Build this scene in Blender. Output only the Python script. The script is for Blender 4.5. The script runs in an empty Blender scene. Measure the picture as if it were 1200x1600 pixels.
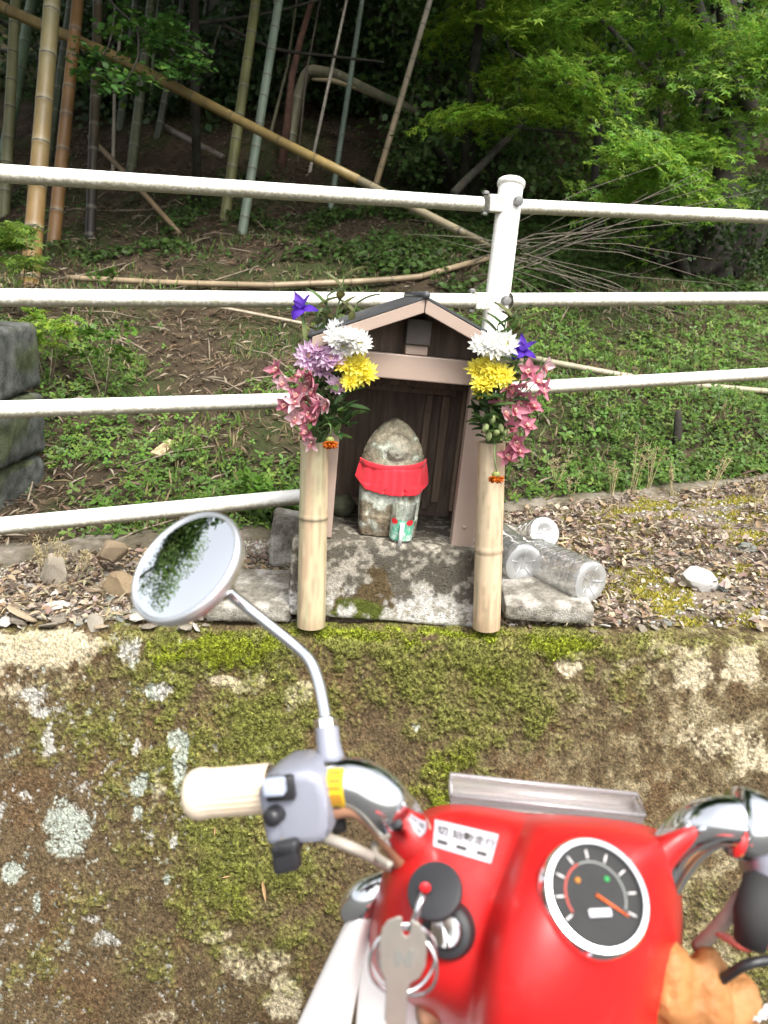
import bpy, bmesh, math, random
import numpy as np
from mathutils import Vector, Matrix

random.seed(7)
RNG = np.random.default_rng(11)
SC = bpy.context.scene
COL = SC.collection
rad = math.radians

# ------------------------------------------------------------------ camera
CAM_H = 1.62
PITCH, ROLL, FPX = rad(16.0), rad(4.5), 1150.0
cam_data = bpy.data.cameras.new('camera')
cam = bpy.data.objects.new('camera', cam_data)
COL.objects.link(cam)
CAM_R = Matrix.Rotation(math.pi / 2 - PITCH, 3, 'X') @ Matrix.Rotation(ROLL, 3, 'Z')
CAM_P = Vector((0, 0, CAM_H))
cam.matrix_world = Matrix.Translation(CAM_P) @ CAM_R.to_4x4()
cam_data.sensor_fit = 'VERTICAL'
cam_data.sensor_height = 36.0
cam_data.sensor_width = 27.0
cam_data.lens = 36.0 * FPX / 1600.0
cam_data.clip_start = 0.02
cam_data.clip_end = 1000
cam_data.dof.use_dof = True
cam_data.dof.focus_distance = 1.75
cam_data.dof.aperture_fstop = 5.6
SC.camera = cam

# ------------------------------------------------------------------ sky, sun, exposure
SUN_EL, SUN_AZ = rad(58), rad(150)          # behind the camera, a little to the right (azimuth from +Y, clockwise)
w = bpy.data.worlds.new('World')
SC.world = w
w.use_nodes = True
wn, wl = w.node_tree.nodes, w.node_tree.links
wn.clear()
w_out = wn.new('ShaderNodeOutputWorld')
w_bg = wn.new('ShaderNodeBackground')
w_sky = wn.new('ShaderNodeTexSky')
w_sky.sky_type = 'NISHITA'
w_sky.sun_disc = False
w_sky.sun_elevation = SUN_EL
w_sky.sun_rotation = SUN_AZ
w_sky.air_density = 1.0
w_sky.dust_density = 6.0
w_sky.ozone_density = 1.0
w_hsv = wn.new('ShaderNodeHueSaturation')
w_hsv.inputs['Saturation'].default_value = 0.25     # thin bright cloud: the sky is nearly white
wl.new(w_sky.outputs[0], w_hsv.inputs['Color'])
wl.new(w_hsv.outputs[0], w_bg.inputs['Color'])
w_bg.inputs['Strength'].default_value = 0.15
wl.new(w_bg.outputs[0], w_out.inputs['Surface'])
sun_d = bpy.data.lights.new('sun', 'SUN')
sun_d.energy = 1.35
sun_d.angle = rad(14)
sun_d.color = (1.0, 0.955, 0.88)
sun = bpy.data.objects.new('sun', sun_d)
COL.objects.link(sun)
SUN_DIR = Vector((math.sin(SUN_AZ) * math.cos(SUN_EL), math.cos(SUN_AZ) * math.cos(SUN_EL), math.sin(SUN_EL)))
sun.rotation_euler = SUN_DIR.to_track_quat('Z', 'Y').to_euler()
SC.view_settings.view_transform = 'Standard'
SC.view_settings.look = 'None'
SC.view_settings.gamma = 1.0
SC.view_settings.use_curve_mapping = False
SC.view_settings.exposure = 1.4
SC.cycles.use_denoising = True
SC.cycles.max_bounces = 8
SC.cycles.transparent_max_bounces = 16
SC.cycles.caustics_reflective = False
SC.cycles.caustics_refractive = False

# ------------------------------------------------------------------ helpers: photograph pixel -> point in the place
def ray(px, py):
    return CAM_R @ Vector(((px - 600) / FPX, (800 - py) / FPX, -1.0))
def P(px, py, z):
    """point at depth z (metres along the lens axis)"""
    return CAM_P + ray(px, py) * z
def PY(px, py, Y):
    d = ray(px, py)
    return CAM_P + d * (Y / d.y)

def vnoise(x, y, z=0.0, seed=0):
    x, y = np.asarray(x, float), np.asarray(y, float)
    z = np.zeros_like(x) + z
    xi, yi, zi = np.floor(x).astype(np.int64), np.floor(y).astype(np.int64), np.floor(z).astype(np.int64)
    fx, fy, fz = x - xi, y - yi, z - zi
    fx, fy, fz = [t * t * (3 - 2 * t) for t in (fx, fy, fz)]
    def h(a, b, c):
        n = (a * 374761393 + b * 668265263 + c * 2147483647 + seed * 1274126177) & 0xffffffff
        n = ((n ^ (n >> 13)) * 1274126177) & 0xffffffff
        n = ((n ^ (n >> 16)) * 2246822519) & 0xffffffff
        return ((n ^ (n >> 15)) & 0xffff) / 65535.0
    r = 0
    for dz in (0, 1):
        for dy in (0, 1):
            for dx in (0, 1):
                wgt = (fx if dx else 1 - fx) * (fy if dy else 1 - fy) * (fz if dz else 1 - fz)
                r = r + wgt * h(xi + dx, yi + dy, zi + dz)
    return r
def fbm(x, y, z=0.0, seed=0, o=4):
    r, a, t = 0, 1.0, 0
    for i in range(o):
        r = r + a * vnoise(np.asarray(x) * 2 ** i, np.asarray(y) * 2 ** i, np.asarray(z) * 2 ** i, seed + i * 17)
        t += a
        a *= 0.5
    return r / t
def sstep(a, b, x):
    t = np.clip((x - a) / (b - a), 0, 1)
    return t * t * (3 - 2 * t)

# ------------------------------------------------------------------ helpers: objects
def link(o, parent=None):
    COL.objects.link(o)
    if parent is not None:
        o.parent = parent
    return o
def tag(o, label, cat, group=None, kind=None):
    if label: o['label'] = label
    if cat: o['category'] = cat
    if group: o['group'] = group
    if kind: o['kind'] = kind
    return o
def thing(name, label, cat, loc=(0, 0, 0), group=None):
    e = bpy.data.objects.new(name, None)
    e.empty_display_size = 0.05
    link(e)
    e.location = loc
    return tag(e, label, cat, group)

class MB:
    """collects shapes into one mesh; vertices carry a colour"""
    def __init__(self):
        self.v, self.f, self.c = [], [], []
    def add(self, v, f, c=(1, 1, 1)):
        n = len(self.v)
        self.v += [tuple(p) for p in v]
        self.f += [tuple(i + n for i in q) for q in f]
        if len(c) == 3 and not hasattr(c[0], '__len__'):
            self.c += [tuple(c)] * len(v)
        else:
            self.c += [tuple(q) for q in c]
    def tube(self, pts, r, n=10, cap=True, c=(1, 1, 1), squash=None):
        pts = [Vector(p) for p in pts]
        if not hasattr(r, '__len__'): r = [r] * len(pts)
        up = None
        V, F, C = [], [], []
        for i, p in enumerate(pts):
            t = (pts[min(i + 1, len(pts) - 1)] - pts[max(i - 1, 0)]).normalized()
            if up is None:
                up = Vector((0, 0, 1)) if abs(t.z) < 0.9 else Vector((0, 1, 0))
            a = (up - t * up.dot(t)).normalized()
            up = a
            b = t.cross(a)
            for k in range(n):
                th = 2 * math.pi * k / n
                q = p + (a * math.cos(th) + b * math.sin(th)) * r[i]
                V.append(q)
                C.append(c[i] if hasattr(c[0], '__len__') else c)
        for i in range(len(pts) - 1):
            for k in range(n):
                k2 = (k + 1) % n
                F.append((i * n + k, i * n + k2, (i + 1) * n + k2, (i + 1) * n + k))
        if cap:
            F.append(tuple(range(n))[::-1])
            F.append(tuple((len(pts) - 1) * n + k for k in range(n)))
        self.add(V, F, C)
        return self
    def box(self, o, ax, ay, az, c=(1, 1, 1)):
        """box from corner o with edge vectors"""
        o, ax, ay, az = map(Vector, (o, ax, ay, az))
        v = [o, o + ax, o + ax + ay, o + ay, o + az, o + ax + az, o + ax + ay + az, o + ay + az]
        f = [(3, 2, 1, 0), (4, 5, 6, 7), (0, 1, 5, 4), (1, 2, 6, 5), (2, 3, 7, 6), (3, 0, 4, 7)]
        if ax.cross(ay).dot(az) < 0: f = [q[::-1] for q in f]
        self.add(v, f, c)
        return self
    def lathe(self, prof, n=24, origin=(0, 0, 0), axis=(0, 0, 1), c=(1, 1, 1), capb=True, capt=True):
        """profile [(radius, height)] about axis"""
        o, t = Vector(origin), Vector(axis).normalized()
        u = Vector((1, 0, 0)) if abs(t.x) < 0.9 else Vector((0, 1, 0))
        a = (u - t * u.dot(t)).normalized()
        b = t.cross(a)
        V, F = [], []
        for (r, h) in prof:
            for k in range(n):
                th = 2 * math.pi * k / n
                V.append(o + t * h + (a * math.cos(th) + b * math.sin(th)) * r)
        for i in range(len(prof) - 1):
            for k in range(n):
                k2 = (k + 1) % n
                F.append((i * n + k, i * n + k2, (i + 1) * n + k2, (i + 1) * n + k))
        if capb: F.append(tuple(range(n))[::-1])
        if capt: F.append(tuple((len(prof) - 1) * n + k for k in range(n)))
        cc = c
        if hasattr(c[0], '__len__'):
            cc = [c[i] for i in range(len(prof)) for k in range(n)]
        self.add(V, F, cc)
        return self
    def grid(self, G, c=(1, 1, 1)):
        """G: rows of points"""
        R, K = len(G), len(G[0])
        V = [p for row in G for p in row]
        F = [(i * K + j, i * K + j + 1, (i + 1) * K + j + 1, (i + 1) * K + j) for i in range(R - 1) for j in range(K - 1)]
        self.add(V, F, c)
        return self
    def build(self, name, mat, parent=None, smooth=True, origin=None, bevel=0, seg=2, subsurf=0, solid=0, sharp=None):
        v = self.v
        if origin is not None:
            o = Vector(origin)
            v = [tuple(Vector(p) - o) for p in v]
        me = bpy.data.meshes.new(name)
        me.from_pydata(v, [], self.f)
        ca = me.color_attributes.new('Col', 'FLOAT_COLOR', 'POINT')
        ca.data.foreach_set('color', np.array([(a, b, d, 1) for a, b, d in self.c], np.float32).ravel())
        if solid or bevel or subsurf:
            pass
        me.materials.append(mat)
        if smooth:
            me.polygons.foreach_set('use_smooth', [True] * len(me.polygons))
        ob = link(bpy.data.objects.new(name, me), parent)
        if origin is not None: ob.location = origin
        if solid:
            m = ob.modifiers.new('solid', 'SOLIDIFY'); m.thickness = solid; m.offset = 0
        if bevel:
            m = ob.modifiers.new('bevel', 'BEVEL'); m.width = bevel; m.segments = seg; m.limit_method = 'ANGLE'; m.angle_limit = rad(35)
        if subsurf:
            m = ob.modifiers.new('sub', 'SUBSURF'); m.levels = subsurf; m.render_levels = subsurf
        if sharp is not None:
            me.set_sharp_from_angle(angle=rad(sharp))
        return ob

def np_mesh(name, V, F, mat, C=None, parent=None, smooth=False):
    """V (n,3), F (m,k) arrays -> one mesh object"""
    me = bpy.data.meshes.new(name)
    V = np.asarray(V, np.float32); F = np.asarray(F, np.int32)
    k = F.shape[1]
    me.vertices.add(len(V)); me.vertices.foreach_set('co', V.ravel())
    me.loops.add(F.size); me.loops.foreach_set('vertex_index', F.ravel())
    me.polygons.add(len(F)); me.polygons.foreach_set('loop_start', np.arange(0, F.size, k, dtype=np.int32))
    try: me.polygons.foreach_set('loop_total', np.full(len(F), k, np.int32))
    except Exception: pass
    me.update(calc_edges=True)
    if C is not None:
        C = np.asarray(C, np.float32)
        if C.shape[1] == 3: C = np.hstack([C, np.ones((len(C), 1), np.float32)])
        ca = me.color_attributes.new('Col', 'FLOAT_COLOR', 'POINT')
        ca.data.foreach_set('color', C.ravel())
    if smooth: me.polygons.foreach_set('use_smooth', np.ones(len(F), bool))
    me.materials.append(mat)
    return link(bpy.data.objects.new(name, me), parent)

def frames(N, spin):
    """rotation matrices (n,3,3) whose third column is the normal N, turned by spin"""
    N = N / np.linalg.norm(N, axis=1, keepdims=True)
    ref = np.where(np.abs(N[:, 2:3]) < 0.9, np.array([[0, 0, 1.0]]), np.array([[1.0, 0, 0]]))
    A = np.cross(ref, N); A /= np.linalg.norm(A, axis=1, keepdims=True)
    B = np.cross(N, A)
    c, s = np.cos(spin)[:, None], np.sin(spin)[:, None]
    return np.stack([A * c + B * s, -A * s + B * c, N], axis=2)
def scatter(name, tmpl, pos, N, spin, scale, col, mat, parent=None, smooth=False):
    """many copies of a small template (V,F) joined in one mesh"""
    tv, tf = np.asarray(tmpl[0], float), np.asarray(tmpl[1], int)
    pos, N = np.asarray(pos, float), np.asarray(N, float)
    R = frames(N, np.asarray(spin, float))
    sc = np.asarray(scale, float)
    V = np.einsum('nij,kj->nki', R, tv) * sc[:, None, None] + pos[:, None, :]
    n, k = len(pos), len(tv)
    F = (tf[None] + (np.arange(n) * k)[:, None, None]).reshape(-1, tf.shape[1])
    C = np.repeat(np.asarray(col, float)[:, None, :], k, axis=1).reshape(-1, 3)
    return np_mesh(name, V.reshape(-1, 3), F, mat, C, parent, smooth)

LEAF_OVAL = ([(0, 0, 0), (.32, .28, .06), (.38, .55, .05), (0, 1, -.1), (-.38, .55, .05), (-.32, .28, .06), (0, .5, 0)],
             [(0, 1, 6), (1, 2, 6), (2, 3, 6), (3, 4, 6), (4, 5, 6), (5, 0, 6)])
LEAF_DIA = ([(0, 0, 0), (.3, .45, .08), (0, 1, -.05), (-.3, .45, .08)], [(0, 1, 2), (0, 2, 3)])
LEAF_BLADE = ([(0, 0, 0), (.07, .4, .05), (0, 1, -.12), (-.07, .4, .05)], [(0, 1, 2), (0, 2, 3)])
def _maple():
    v, f = [(0, 0, 0)], []
    for a, L in ((-105, .55), (-58, .85), (0, 1.0), (58, .85), (105, .55)):
        a = rad(a)
        d = np.array([math.sin(a), math.cos(a)]); p = np.array([d[1], -d[0]])
        n = len(v)
        for t, wd, z in ((.45, .11, .03), (1.0, 0, -.12), (.45, -.11, .03)):
            q = d * L * t + p * wd
            v.append((q[0], q[1], z))
        f += [(0, n, n + 1), (0, n + 1, n + 2)]
    return v, f
LEAF_MAPLE = _maple()
def _trefoil():
    v, f = [(0, 0, 0)], []
    for a in (-120, 0, 120):
        a = rad(a)
        d = np.array([math.sin(a), math.cos(a)]); p = np.array([d[1], -d[0]])
        n = len(v)
        for t, wd, z in ((.5, .3, .08), (1.0, .12, .02), (1.0, -.12, .02), (.5, -.3, .08)):
            q = d * t + p * wd
            v.append((q[0], q[1], z))
        f += [(0, n, n + 1), (0, n + 1, n + 2), (0, n + 2, n + 3)]
    return v, f
LEAF_TRI = _trefoil()

# ------------------------------------------------------------------ helpers: materials
MATS = {}
def mat(name, color=(.5, .5, .5), rough=.5, metal=0.0, var=0.0, vscale=20.0, bump=0.0, bscale=200.0, spec=.5,
        attr=False, transl=0.0, color2=None, c2scale=8.0, c2lo=.45, c2hi=.6, coat=0.0, trans=0.0, ior=1.45, sheen=0.0, stretch=None, alpha=1.0):
    if name in MATS: return MATS[name]
    m = bpy.data.materials.new(name); MATS[name] = m
    m.use_nodes = True
    nt = m.node_tree; N, L = nt.nodes, nt.links
    b = N['Principled BSDF']; out = N['Material Output']
    b.inputs['Roughness'].default_value = rough
    b.inputs['Metallic'].default_value = metal
    b.inputs['IOR'].default_value = ior
    b.inputs['Specular IOR Level'].default_value = spec
    b.inputs['Coat Weight'].default_value = coat
    b.inputs['Transmission Weight'].default_value = trans
    b.inputs['Sheen Weight'].default_value = sheen
    b.inputs['Alpha'].default_value = alpha
    tc = N.new('ShaderNodeTexCoord')
    src = tc.outputs['Object']
    if stretch:
        mp = N.new('ShaderNodeMapping'); mp.inputs['Scale'].default_value = stretch
        L.new(src, mp.inputs['Vector']); src = mp.outputs[0]
    if attr:
        at = N.new('ShaderNodeAttribute'); at.attribute_name = 'Col'
        csock = at.outputs['Color']
    else:
        rgb = N.new('ShaderNodeRGB'); rgb.outputs[0].default_value = (*color, 1)
        csock = rgb.outputs[0]
    if color2 is not None:
        n2 = N.new('ShaderNodeTexNoise'); n2.inputs['Scale'].default_value = c2scale; n2.inputs['Detail'].default_value = 8
        n2.inputs['Roughness'].default_value = .65
        L.new(src, n2.inputs['Vector'])
        mr = N.new('ShaderNodeMapRange'); mr.inputs[1].default_value = c2lo; mr.inputs[2].default_value = c2hi
        L.new(n2.outputs[0], mr.inputs[0])
        mx = N.new('ShaderNodeMixRGB'); mx.inputs[2].default_value = (*color2, 1)
        L.new(mr.outputs[0], mx.inputs[0]); L.new(csock, mx.inputs[1])
        csock = mx.outputs[0]
    if var:
        n1 = N.new('ShaderNodeTexNoise'); n1.inputs['Scale'].default_value = vscale; n1.inputs['Detail'].default_value = 6
        L.new(src, n1.inputs['Vector'])
        mr = N.new('ShaderNodeMapRange'); mr.inputs[1].default_value = .25; mr.inputs[2].default_value = .75
        mr.inputs[3].default_value = 1 - var; mr.inputs[4].default_value = 1 + var
        L.new(n1.outputs[0], mr.inputs[0])
        mu = N.new('ShaderNodeVectorMath'); mu.operation = 'SCALE'
        L.new(csock, mu.inputs[0]); L.new(mr.outputs[0], mu.inputs['Scale'])
        csock = mu.outputs[0]
    L.new(csock, b.inputs['Base Color'])
    if bump:
        n3 = N.new('ShaderNodeTexNoise'); n3.inputs['Scale'].default_value = bscale; n3.inputs['Detail'].default_value = 5
        L.new(src, n3.inputs['Vector'])
        bp = N.new('ShaderNodeBump'); bp.inputs['Strength'].default_value = bump; bp.inputs['Distance'].default_value = 0.004
        L.new(n3.outputs[0], bp.inputs['Height']); L.new(bp.outputs[0], b.inputs['Normal'])
    if transl:
        tr = N.new('ShaderNodeBsdfTranslucent'); L.new(csock, tr.inputs['Color'])
        ms = N.new('ShaderNodeMixShader'); ms.inputs[0].default_value = transl
        L.new(b.outputs[0], ms.inputs[1]); L.new(tr.outputs[0], ms.inputs[2]); L.new(ms.outputs[0], out.inputs['Surface'])
    return m

M_leaf = mat('leaf', attr=True, rough=.45, transl=.42, spec=.35)
M_litter = mat('dead_leaf', attr=True, rough=.8, transl=.12, spec=.2)
M_petal = mat('petal', attr=True, rough=.6, transl=.42, spec=.25)
M_bamboo = mat('bamboo', attr=True, rough=.42, var=.25, vscale=14, stretch=(1, 1, .25), spec=.4)
M_bark = mat('bark', color=(.030, .024, .018), rough=.9, var=.5, vscale=18, bump=.8, bscale=60, color2=(.045, .048, .032), c2scale=6)
M_twig = mat('dry_twig', color=(.21, .17, .12), rough=.85, var=.35, vscale=30)
M_stone = mat('stone', attr=True, rough=.85, var=.35, vscale=35, bump=.7, bscale=120)

# ================================================================== THE SETTING
YW = 1.455                                  # horizontal distance of the retaining wall's top edge
E0, E1 = PY(0, 985, YW), PY(1200, 1000, YW)
ME = (E1.z - E0.z) / (E1.x - E0.x)
def hE(X): return E0.z + ME * (X - E0.x)
def terr(X, Y): return hE(X) + 0.03 * (Y - YW)
def hit_terr(px, py):
    d = ray(px, py)
    a = d.z - ME * d.x - 0.03 * d.y
    b = E0.z - ME * E0.x - 0.03 * YW - CAM_H
    return CAM_P + d * (b / a)
KA, KB_ = hit_terr(250, 862), hit_terr(1200, 752)
KM = (KB_.y - KA.y) / (KB_.x - KA.x)
KC = 1 / math.sqrt(1 + KM * KM)
def kerbY(X):
    l = KA.y + KM * (np.asarray(X, float) - KA.x)
    lo, hi = YW + .28, 9.0
    s = 0.15
    l = lo + s * np.logaddexp(0, (l - lo) / s)
    return np.minimum(l, hi)
def kd(X, Y): return (Y - kerbY(X)) * KC
def H(X, Y):
    X, Y = np.asarray(X, float), np.asarray(Y, float)
    d = kd(X, Y)
    t = terr(X, np.minimum(Y, kerbY(X)))
    bump = (fbm(X * 6, Y * 6, 0, 3, 4) - .5) * 0.035 * sstep(.0, .12, Y - YW)
    mound = 0.05 * sstep(.5, 1.1, X) * sstep(.12, .5, Y - YW) * sstep(-.05, -.5, d)
    dd = np.maximum(d, 0)
    bank = 0.37 * dd + 0.22 * np.maximum(dd - 4.0, 0) + 0.04 * np.clip(X, -3, 3) * sstep(0, 3, dd)
    bank = bank + sstep(0, .5, dd) * ((fbm(X * 1.3, Y * 1.3, 0, 9, 4) - .5) * 0.28 + (fbm(X * 7, Y * 7, 0, 5, 3) - .5) * .05)
    return t + bump + mound + bank
def G(px, py, tmax=40):
    """where the line of sight through a pixel meets the ground"""
    d = ray(px, py)
    t = np.linspace(1.2, tmax, 3000)
    X, Y, Z = d.x * t, d.y * t, CAM_H + d.z * t
    below = np.nonzero(Z < H(X, Y))[0]
    i = below[0] if len(below) else len(t) - 1
    return Vector((X[i], Y[i], float(H(X[i], Y[i]))))

# road: one sheet to the horizon
M_road = mat('asphalt', color=(.055, .055, .053), rough=.9, var=.35, vscale=60, bump=.5, bscale=300)
mb = MB()
mb.grid([[(x, y, 0) for x in (-300, -20, 0, 20, 300)] for y in (-300, -20, 0, 10, 400)])
road = tag(mb.build('road', M_road), None, None, kind='structure')

# ---------------- retaining wall: moss, lichen and bare concrete on a rough battered face
def axis_pts(lo, a, b, hi, fine, coarse):
    return np.concatenate([np.arange(lo, a, coarse), np.arange(a, b, fine), np.arange(b, hi + coarse, coarse)])
WX = np.concatenate([np.arange(-6, -2.2, .03), np.arange(-2.2, -.92, .009), np.arange(-.92, .92, .0027), np.arange(.92, 2.2, .009), np.arange(2.2, 6.03, .03)])
WS = np.concatenate([np.linspace(-.07, -.012, 8), np.linspace(-.01, .03, 14), np.arange(.0326, 1.05, .0026), np.linspace(1.06, 1.25, 12)])
BAT = 0.30
gx, gs = np.meshgrid(WX, WS)
KR = .009
def softp(x): return KR * np.logaddexp(0, x / KR)
yy = YW + softp(-gs) - BAT * softp(gs)
zz = -softp(gs)
facing = 1 / (1 + np.exp(-gs / KR))
base_z = hE(gx) - .004
# photograph pixel -> wall coordinates (X, s)
def wall_xs(px, py):
    d = ray(px, py)
    # plane: Y = YW - BAT*s, Z = hE(X) - s
    a = np.array([[d.x, 0, 0], [0, 0, 0], [0, 0, 0]])
    # t*d.y = YW - BAT*s ; CAM_H + t*d.z = E0.z + ME*(t*d.x - E0.x) - s
    A = np.array([[d.y, BAT], [d.z - ME * d.x, 1.0]])
    t, s = np.linalg.solve(A, np.array([YW, E0.z - ME * E0.x - CAM_H]))
    return t * d.x, s
PXM = wall_xs(700, 1200)[0] - wall_xs(600, 1200)[0]
PXM /= 100.0
def blobs(lst, wob, seed, soft=False):
    r = np.zeros_like(gx)
    wx = gx + (fbm(gx * 28, gs * 28, 0, seed, 4) - .5) * wob
    ws = gs + (fbm(gx * 28, gs * 28, 0, seed + 50, 4) - .5) * wob
    for (px, py, rx, ry, a) in lst:
        x, s = wall_xs(px, py)
        q = ((wx - x) / (rx * PXM)) ** 2 + ((ws - s) / (ry * PXM)) ** 2
        r = np.maximum(r, a * (np.exp(-q * .75) if soft else np.exp(-q * q * .6)))
    return r
LICH = [(208, 1016, 20, 20, .8), (246, 1070, 24, 12, .9), (50, 1085, 24, 18, .8), (71, 1104, 30, 12, .7), (79, 1156, 12, 26, .95),
        (275, 1152, 17, 18, 1), (279, 1193, 13, 32, .85), (212, 1166, 8, 15, .8), (217, 1222, 12, 15, 1), (214, 1262, 8, 12, .8), (108, 1293, 40, 42, 1),
        (42, 1247, 15, 11, .9), (96, 1250, 16, 12, .8), (17, 1360, 14, 20, .9), (54, 1410, 6, 20, .8), (146, 1435, 18, 10, .8), (166, 1468, 24, 13, .8),
        (100, 1476, 18, 10, .7), (262, 1376, 10, 8, .8), (0, 1280, 8, 30, .8), (15, 1450, 10, 8, .7), (240, 1300, 8, 7, .8), (272, 1312, 7, 8, .8), (135, 1225, 14, 8, .7),
        (40, 1330, 9, 9, .7), (20, 1170, 14, 10, .7), (120, 1200, 7, 7, .7), (656, 1134, 8, 6, .7), (460, 1020, 10, 5, .5)]
PALE = [(60, 1010, 85, 40, 1), (40, 1075, 50, 30, .5), (110, 1060, 50, 25, .45), (150, 1000, 40, 12, .8), (366, 1060, 48, 14, .85), (466, 1078, 26, 26, .8), (416, 1160, 16, 18, .7), (441, 1556, 30, 34, .9),
        (395, 1505, 60, 30, .6), (333, 1456, 24, 16, .7), (890, 1028, 20, 17, .9), (1085, 1050, 34, 36, .75), (1160, 1036, 32, 32, .9), (1120, 1150, 60, 30, .6),
        (1170, 1180, 40, 30, .7), (1010, 1060, 30, 20, .5), (980, 1030, 30, 10, .6), (1060, 1010, 60, 10, .7), (246, 1227, 15, 38, .6), (420, 1420, 20, 12, .5), (430, 1500, 30, 20, .6), (20, 1560, 20, 12, .4), (250, 1590, 40, 20, .5)]
MOSS = [(330, 1010, 120, 32, 1), (440, 1000, 40, 14, .9), (270, 1060, 40, 60, .7), (400, 1130, 110, 80, .75), (255, 1170, 30, 40, .6), (330, 1210, 60, 40, .6), (370, 1350, 110, 90, .75), (330, 1330, 50, 40, .7), (300, 1440, 80, 50, .6),
        (440, 1470, 90, 60, .55), (650, 985, 200, 16, 1), (560, 1000, 60, 25, .7), (740, 1080, 130, 80, .8), (705, 1190, 50, 60, .9), (650, 1040, 60, 40, .6), (860, 1000, 120, 30, .8), (830, 1110, 80, 70, .55),
        (690, 1250, 80, 40, .9), (550, 1180, 50, 60, .5), (980, 1090, 60, 60, .35), (450, 1290, 40, 60, .6), (510, 1130, 40, 40, .5), (1000, 1400, 150, 120, .4), (580, 1420, 80, 80, .4), (1180, 1500, 50, 90, .5), (190, 1050, 70, 50, .5), (150, 1120, 80, 60, .42), (60, 1150, 70, 60, .36), (215, 1330, 60, 70, .42), (130, 1390, 60, 50, .30), (240, 1480, 70, 60, .42), (200, 1200, 50, 40, .40), (60, 1520, 60, 50, .28), (170, 1560, 60, 40, .3)]
n_big = fbm(gx * 9, gs * 9, 0, 21, 5)
n_mid = fbm(gx * 40, gs * 40, 0, 22, 4)
n_fine = fbm(gx * 150, gs * 150, 0, 23, 3)
n_spk = vnoise(gx * 330, gs * 330, 0, 24)
moss = blobs(MOSS, .16, 31, True)
moss = np.clip(moss + .25 * np.exp(-np.clip(gs, 0, 9) / .06) * (n_big > .4), 0, 1)
moss_raw = moss
moss = sstep(.22, .78, moss * (.45 + .75 * n_mid) + (n_big - .5) * .75 + (n_fine - .5) * .45 + .07)
lich = blobs(LICH, .035, 41)
lich_m = sstep(.36, .66, lich * (.15 + .75 * n_fine + .65 * n_spk) + (n_mid - .5) * .5)
spk = sstep(.79, .85, fbm(gx * 110, gs * 110, 0, 71, 3) * (.86 + .24 * sstep(.1, -.45, gx)) + (n_big - .5) * .28)
lich_m = np.maximum(lich_m, .85 * spk * (1 - moss * .8))
pale = sstep(.35, .7, blobs(PALE, .06, 61) * (.5 + .9 * n_fine) + (n_mid - .5) * .35)
pale = np.maximum(pale, .35 * sstep(.52, .7, n_mid) * sstep(.3, .8, gx))
def c3(*c): return np.array(c)[None, None, :]
n_gr = vnoise(gx * 380, gs * 380, 0, 27)
brown = c3(.098, .070, .038) * (.10 + .9 * n_fine + .75 * n_gr + .5 * (n_mid - .5))[..., None]
brown = brown + (c3(.118, .106, .036) * (.3 + 1.2 * n_gr)[..., None] - brown) * (.75 * sstep(.25, .8, moss_raw + (n_mid - .5) * .9))[..., None]
brown = brown + (c3(.105, .064, .032) * (.3 + 1.2 * n_gr)[..., None] - brown) * (.6 * sstep(.5, .68, fbm(gx * 11, gs * 11, 0, 28, 4)))[..., None]
brown = brown + (c3(.185, .152, .082) * (.3 + 1.3 * n_gr)[..., None] - brown) * (.65 * sstep(.0, .5, gx) * sstep(.3, .75, n_mid))[..., None]
grn = c3(.128, .132, .032) * (.15 + 1.0 * n_fine + .75 * n_gr)[..., None]
lush = sstep(.35, .8, blobs([(330, 1008, 110, 26, 1), (700, 1190, 45, 50, .8), (650, 982, 210, 14, 1), (880, 1000, 90, 14, .8), (690, 1245, 70, 30, .8), (370, 1380, 60, 60, .45), (760, 1060, 60, 40, .5)], .06, 77) * (.6 + .8 * n_mid))
grn = grn + (c3(.185, .215, .022) * (.2 + 1.0 * n_fine + .7 * n_gr)[..., None] - grn) * lush[..., None]
grn = grn + (c3(.20, .17, .07) - grn) * (.5 * sstep(.5, .75, fbm(gx * 20, gs * 20, 0, 95, 3)))[..., None]
palec = c3(.36, .31, .21) * (.4 + .6 * n_fine + .6 * n_gr)[..., None]
lichc = (c3(.42, .41, .37) + (c3(.38, .42, .36) - c3(.42, .41, .37)) * sstep(.45, .6, vnoise(gx * 12, gs * 12, 0, 99))[..., None]) * (.35 + .75 * n_spk)[..., None]
col = brown
col = col + (palec - col) * pale[..., None]
col = col + (grn - col) * moss[..., None]
col = col + (lichc - col) * (.88 * lich_m)[..., None]
col = col * np.clip(RNG.normal(1, .28, gx.shape), .35, 1.9)[..., None]
disp = .0022 * (n_gr - .5) + .0012 * RNG.random(gx.shape) + .004 * (n_big - .5) + (.002 + .006 * moss * n_mid + .006 * moss) + .0022 * (n_fine - .5) * (1 + .6 * moss) - .002 * lich_m
disp = disp * (.45 + .55 * facing) + .012 * (fbm(gx * 5, gx * 0, 0, 111, 4) - .5) * (1 - facing)
ny, nz = .2 + .78 * facing, .97 - .77 * facing
WVv = np.stack([gx, yy - disp * ny, base_z + zz + disp * nz], -1)
nr, nc = gx.shape
idx = np.arange(nr * nc).reshape(nr, nc)
WF = np.stack([idx[:-1, :-1], idx[1:, :-1], idx[1:, 1:], idx[:-1, 1:]], -1).reshape(-1, 4)
M_wall = mat('mossy_concrete', attr=True, rough=.95, var=.5, vscale=520, bump=.5, bscale=500, spec=.15)
wall = np_mesh('retaining_wall', WVv.reshape(-1, 3), WF, M_wall, col.reshape(-1, 3), smooth=True)
tag(wall, 'old concrete retaining wall stained brown with moss and white lichen', 'wall')

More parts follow.
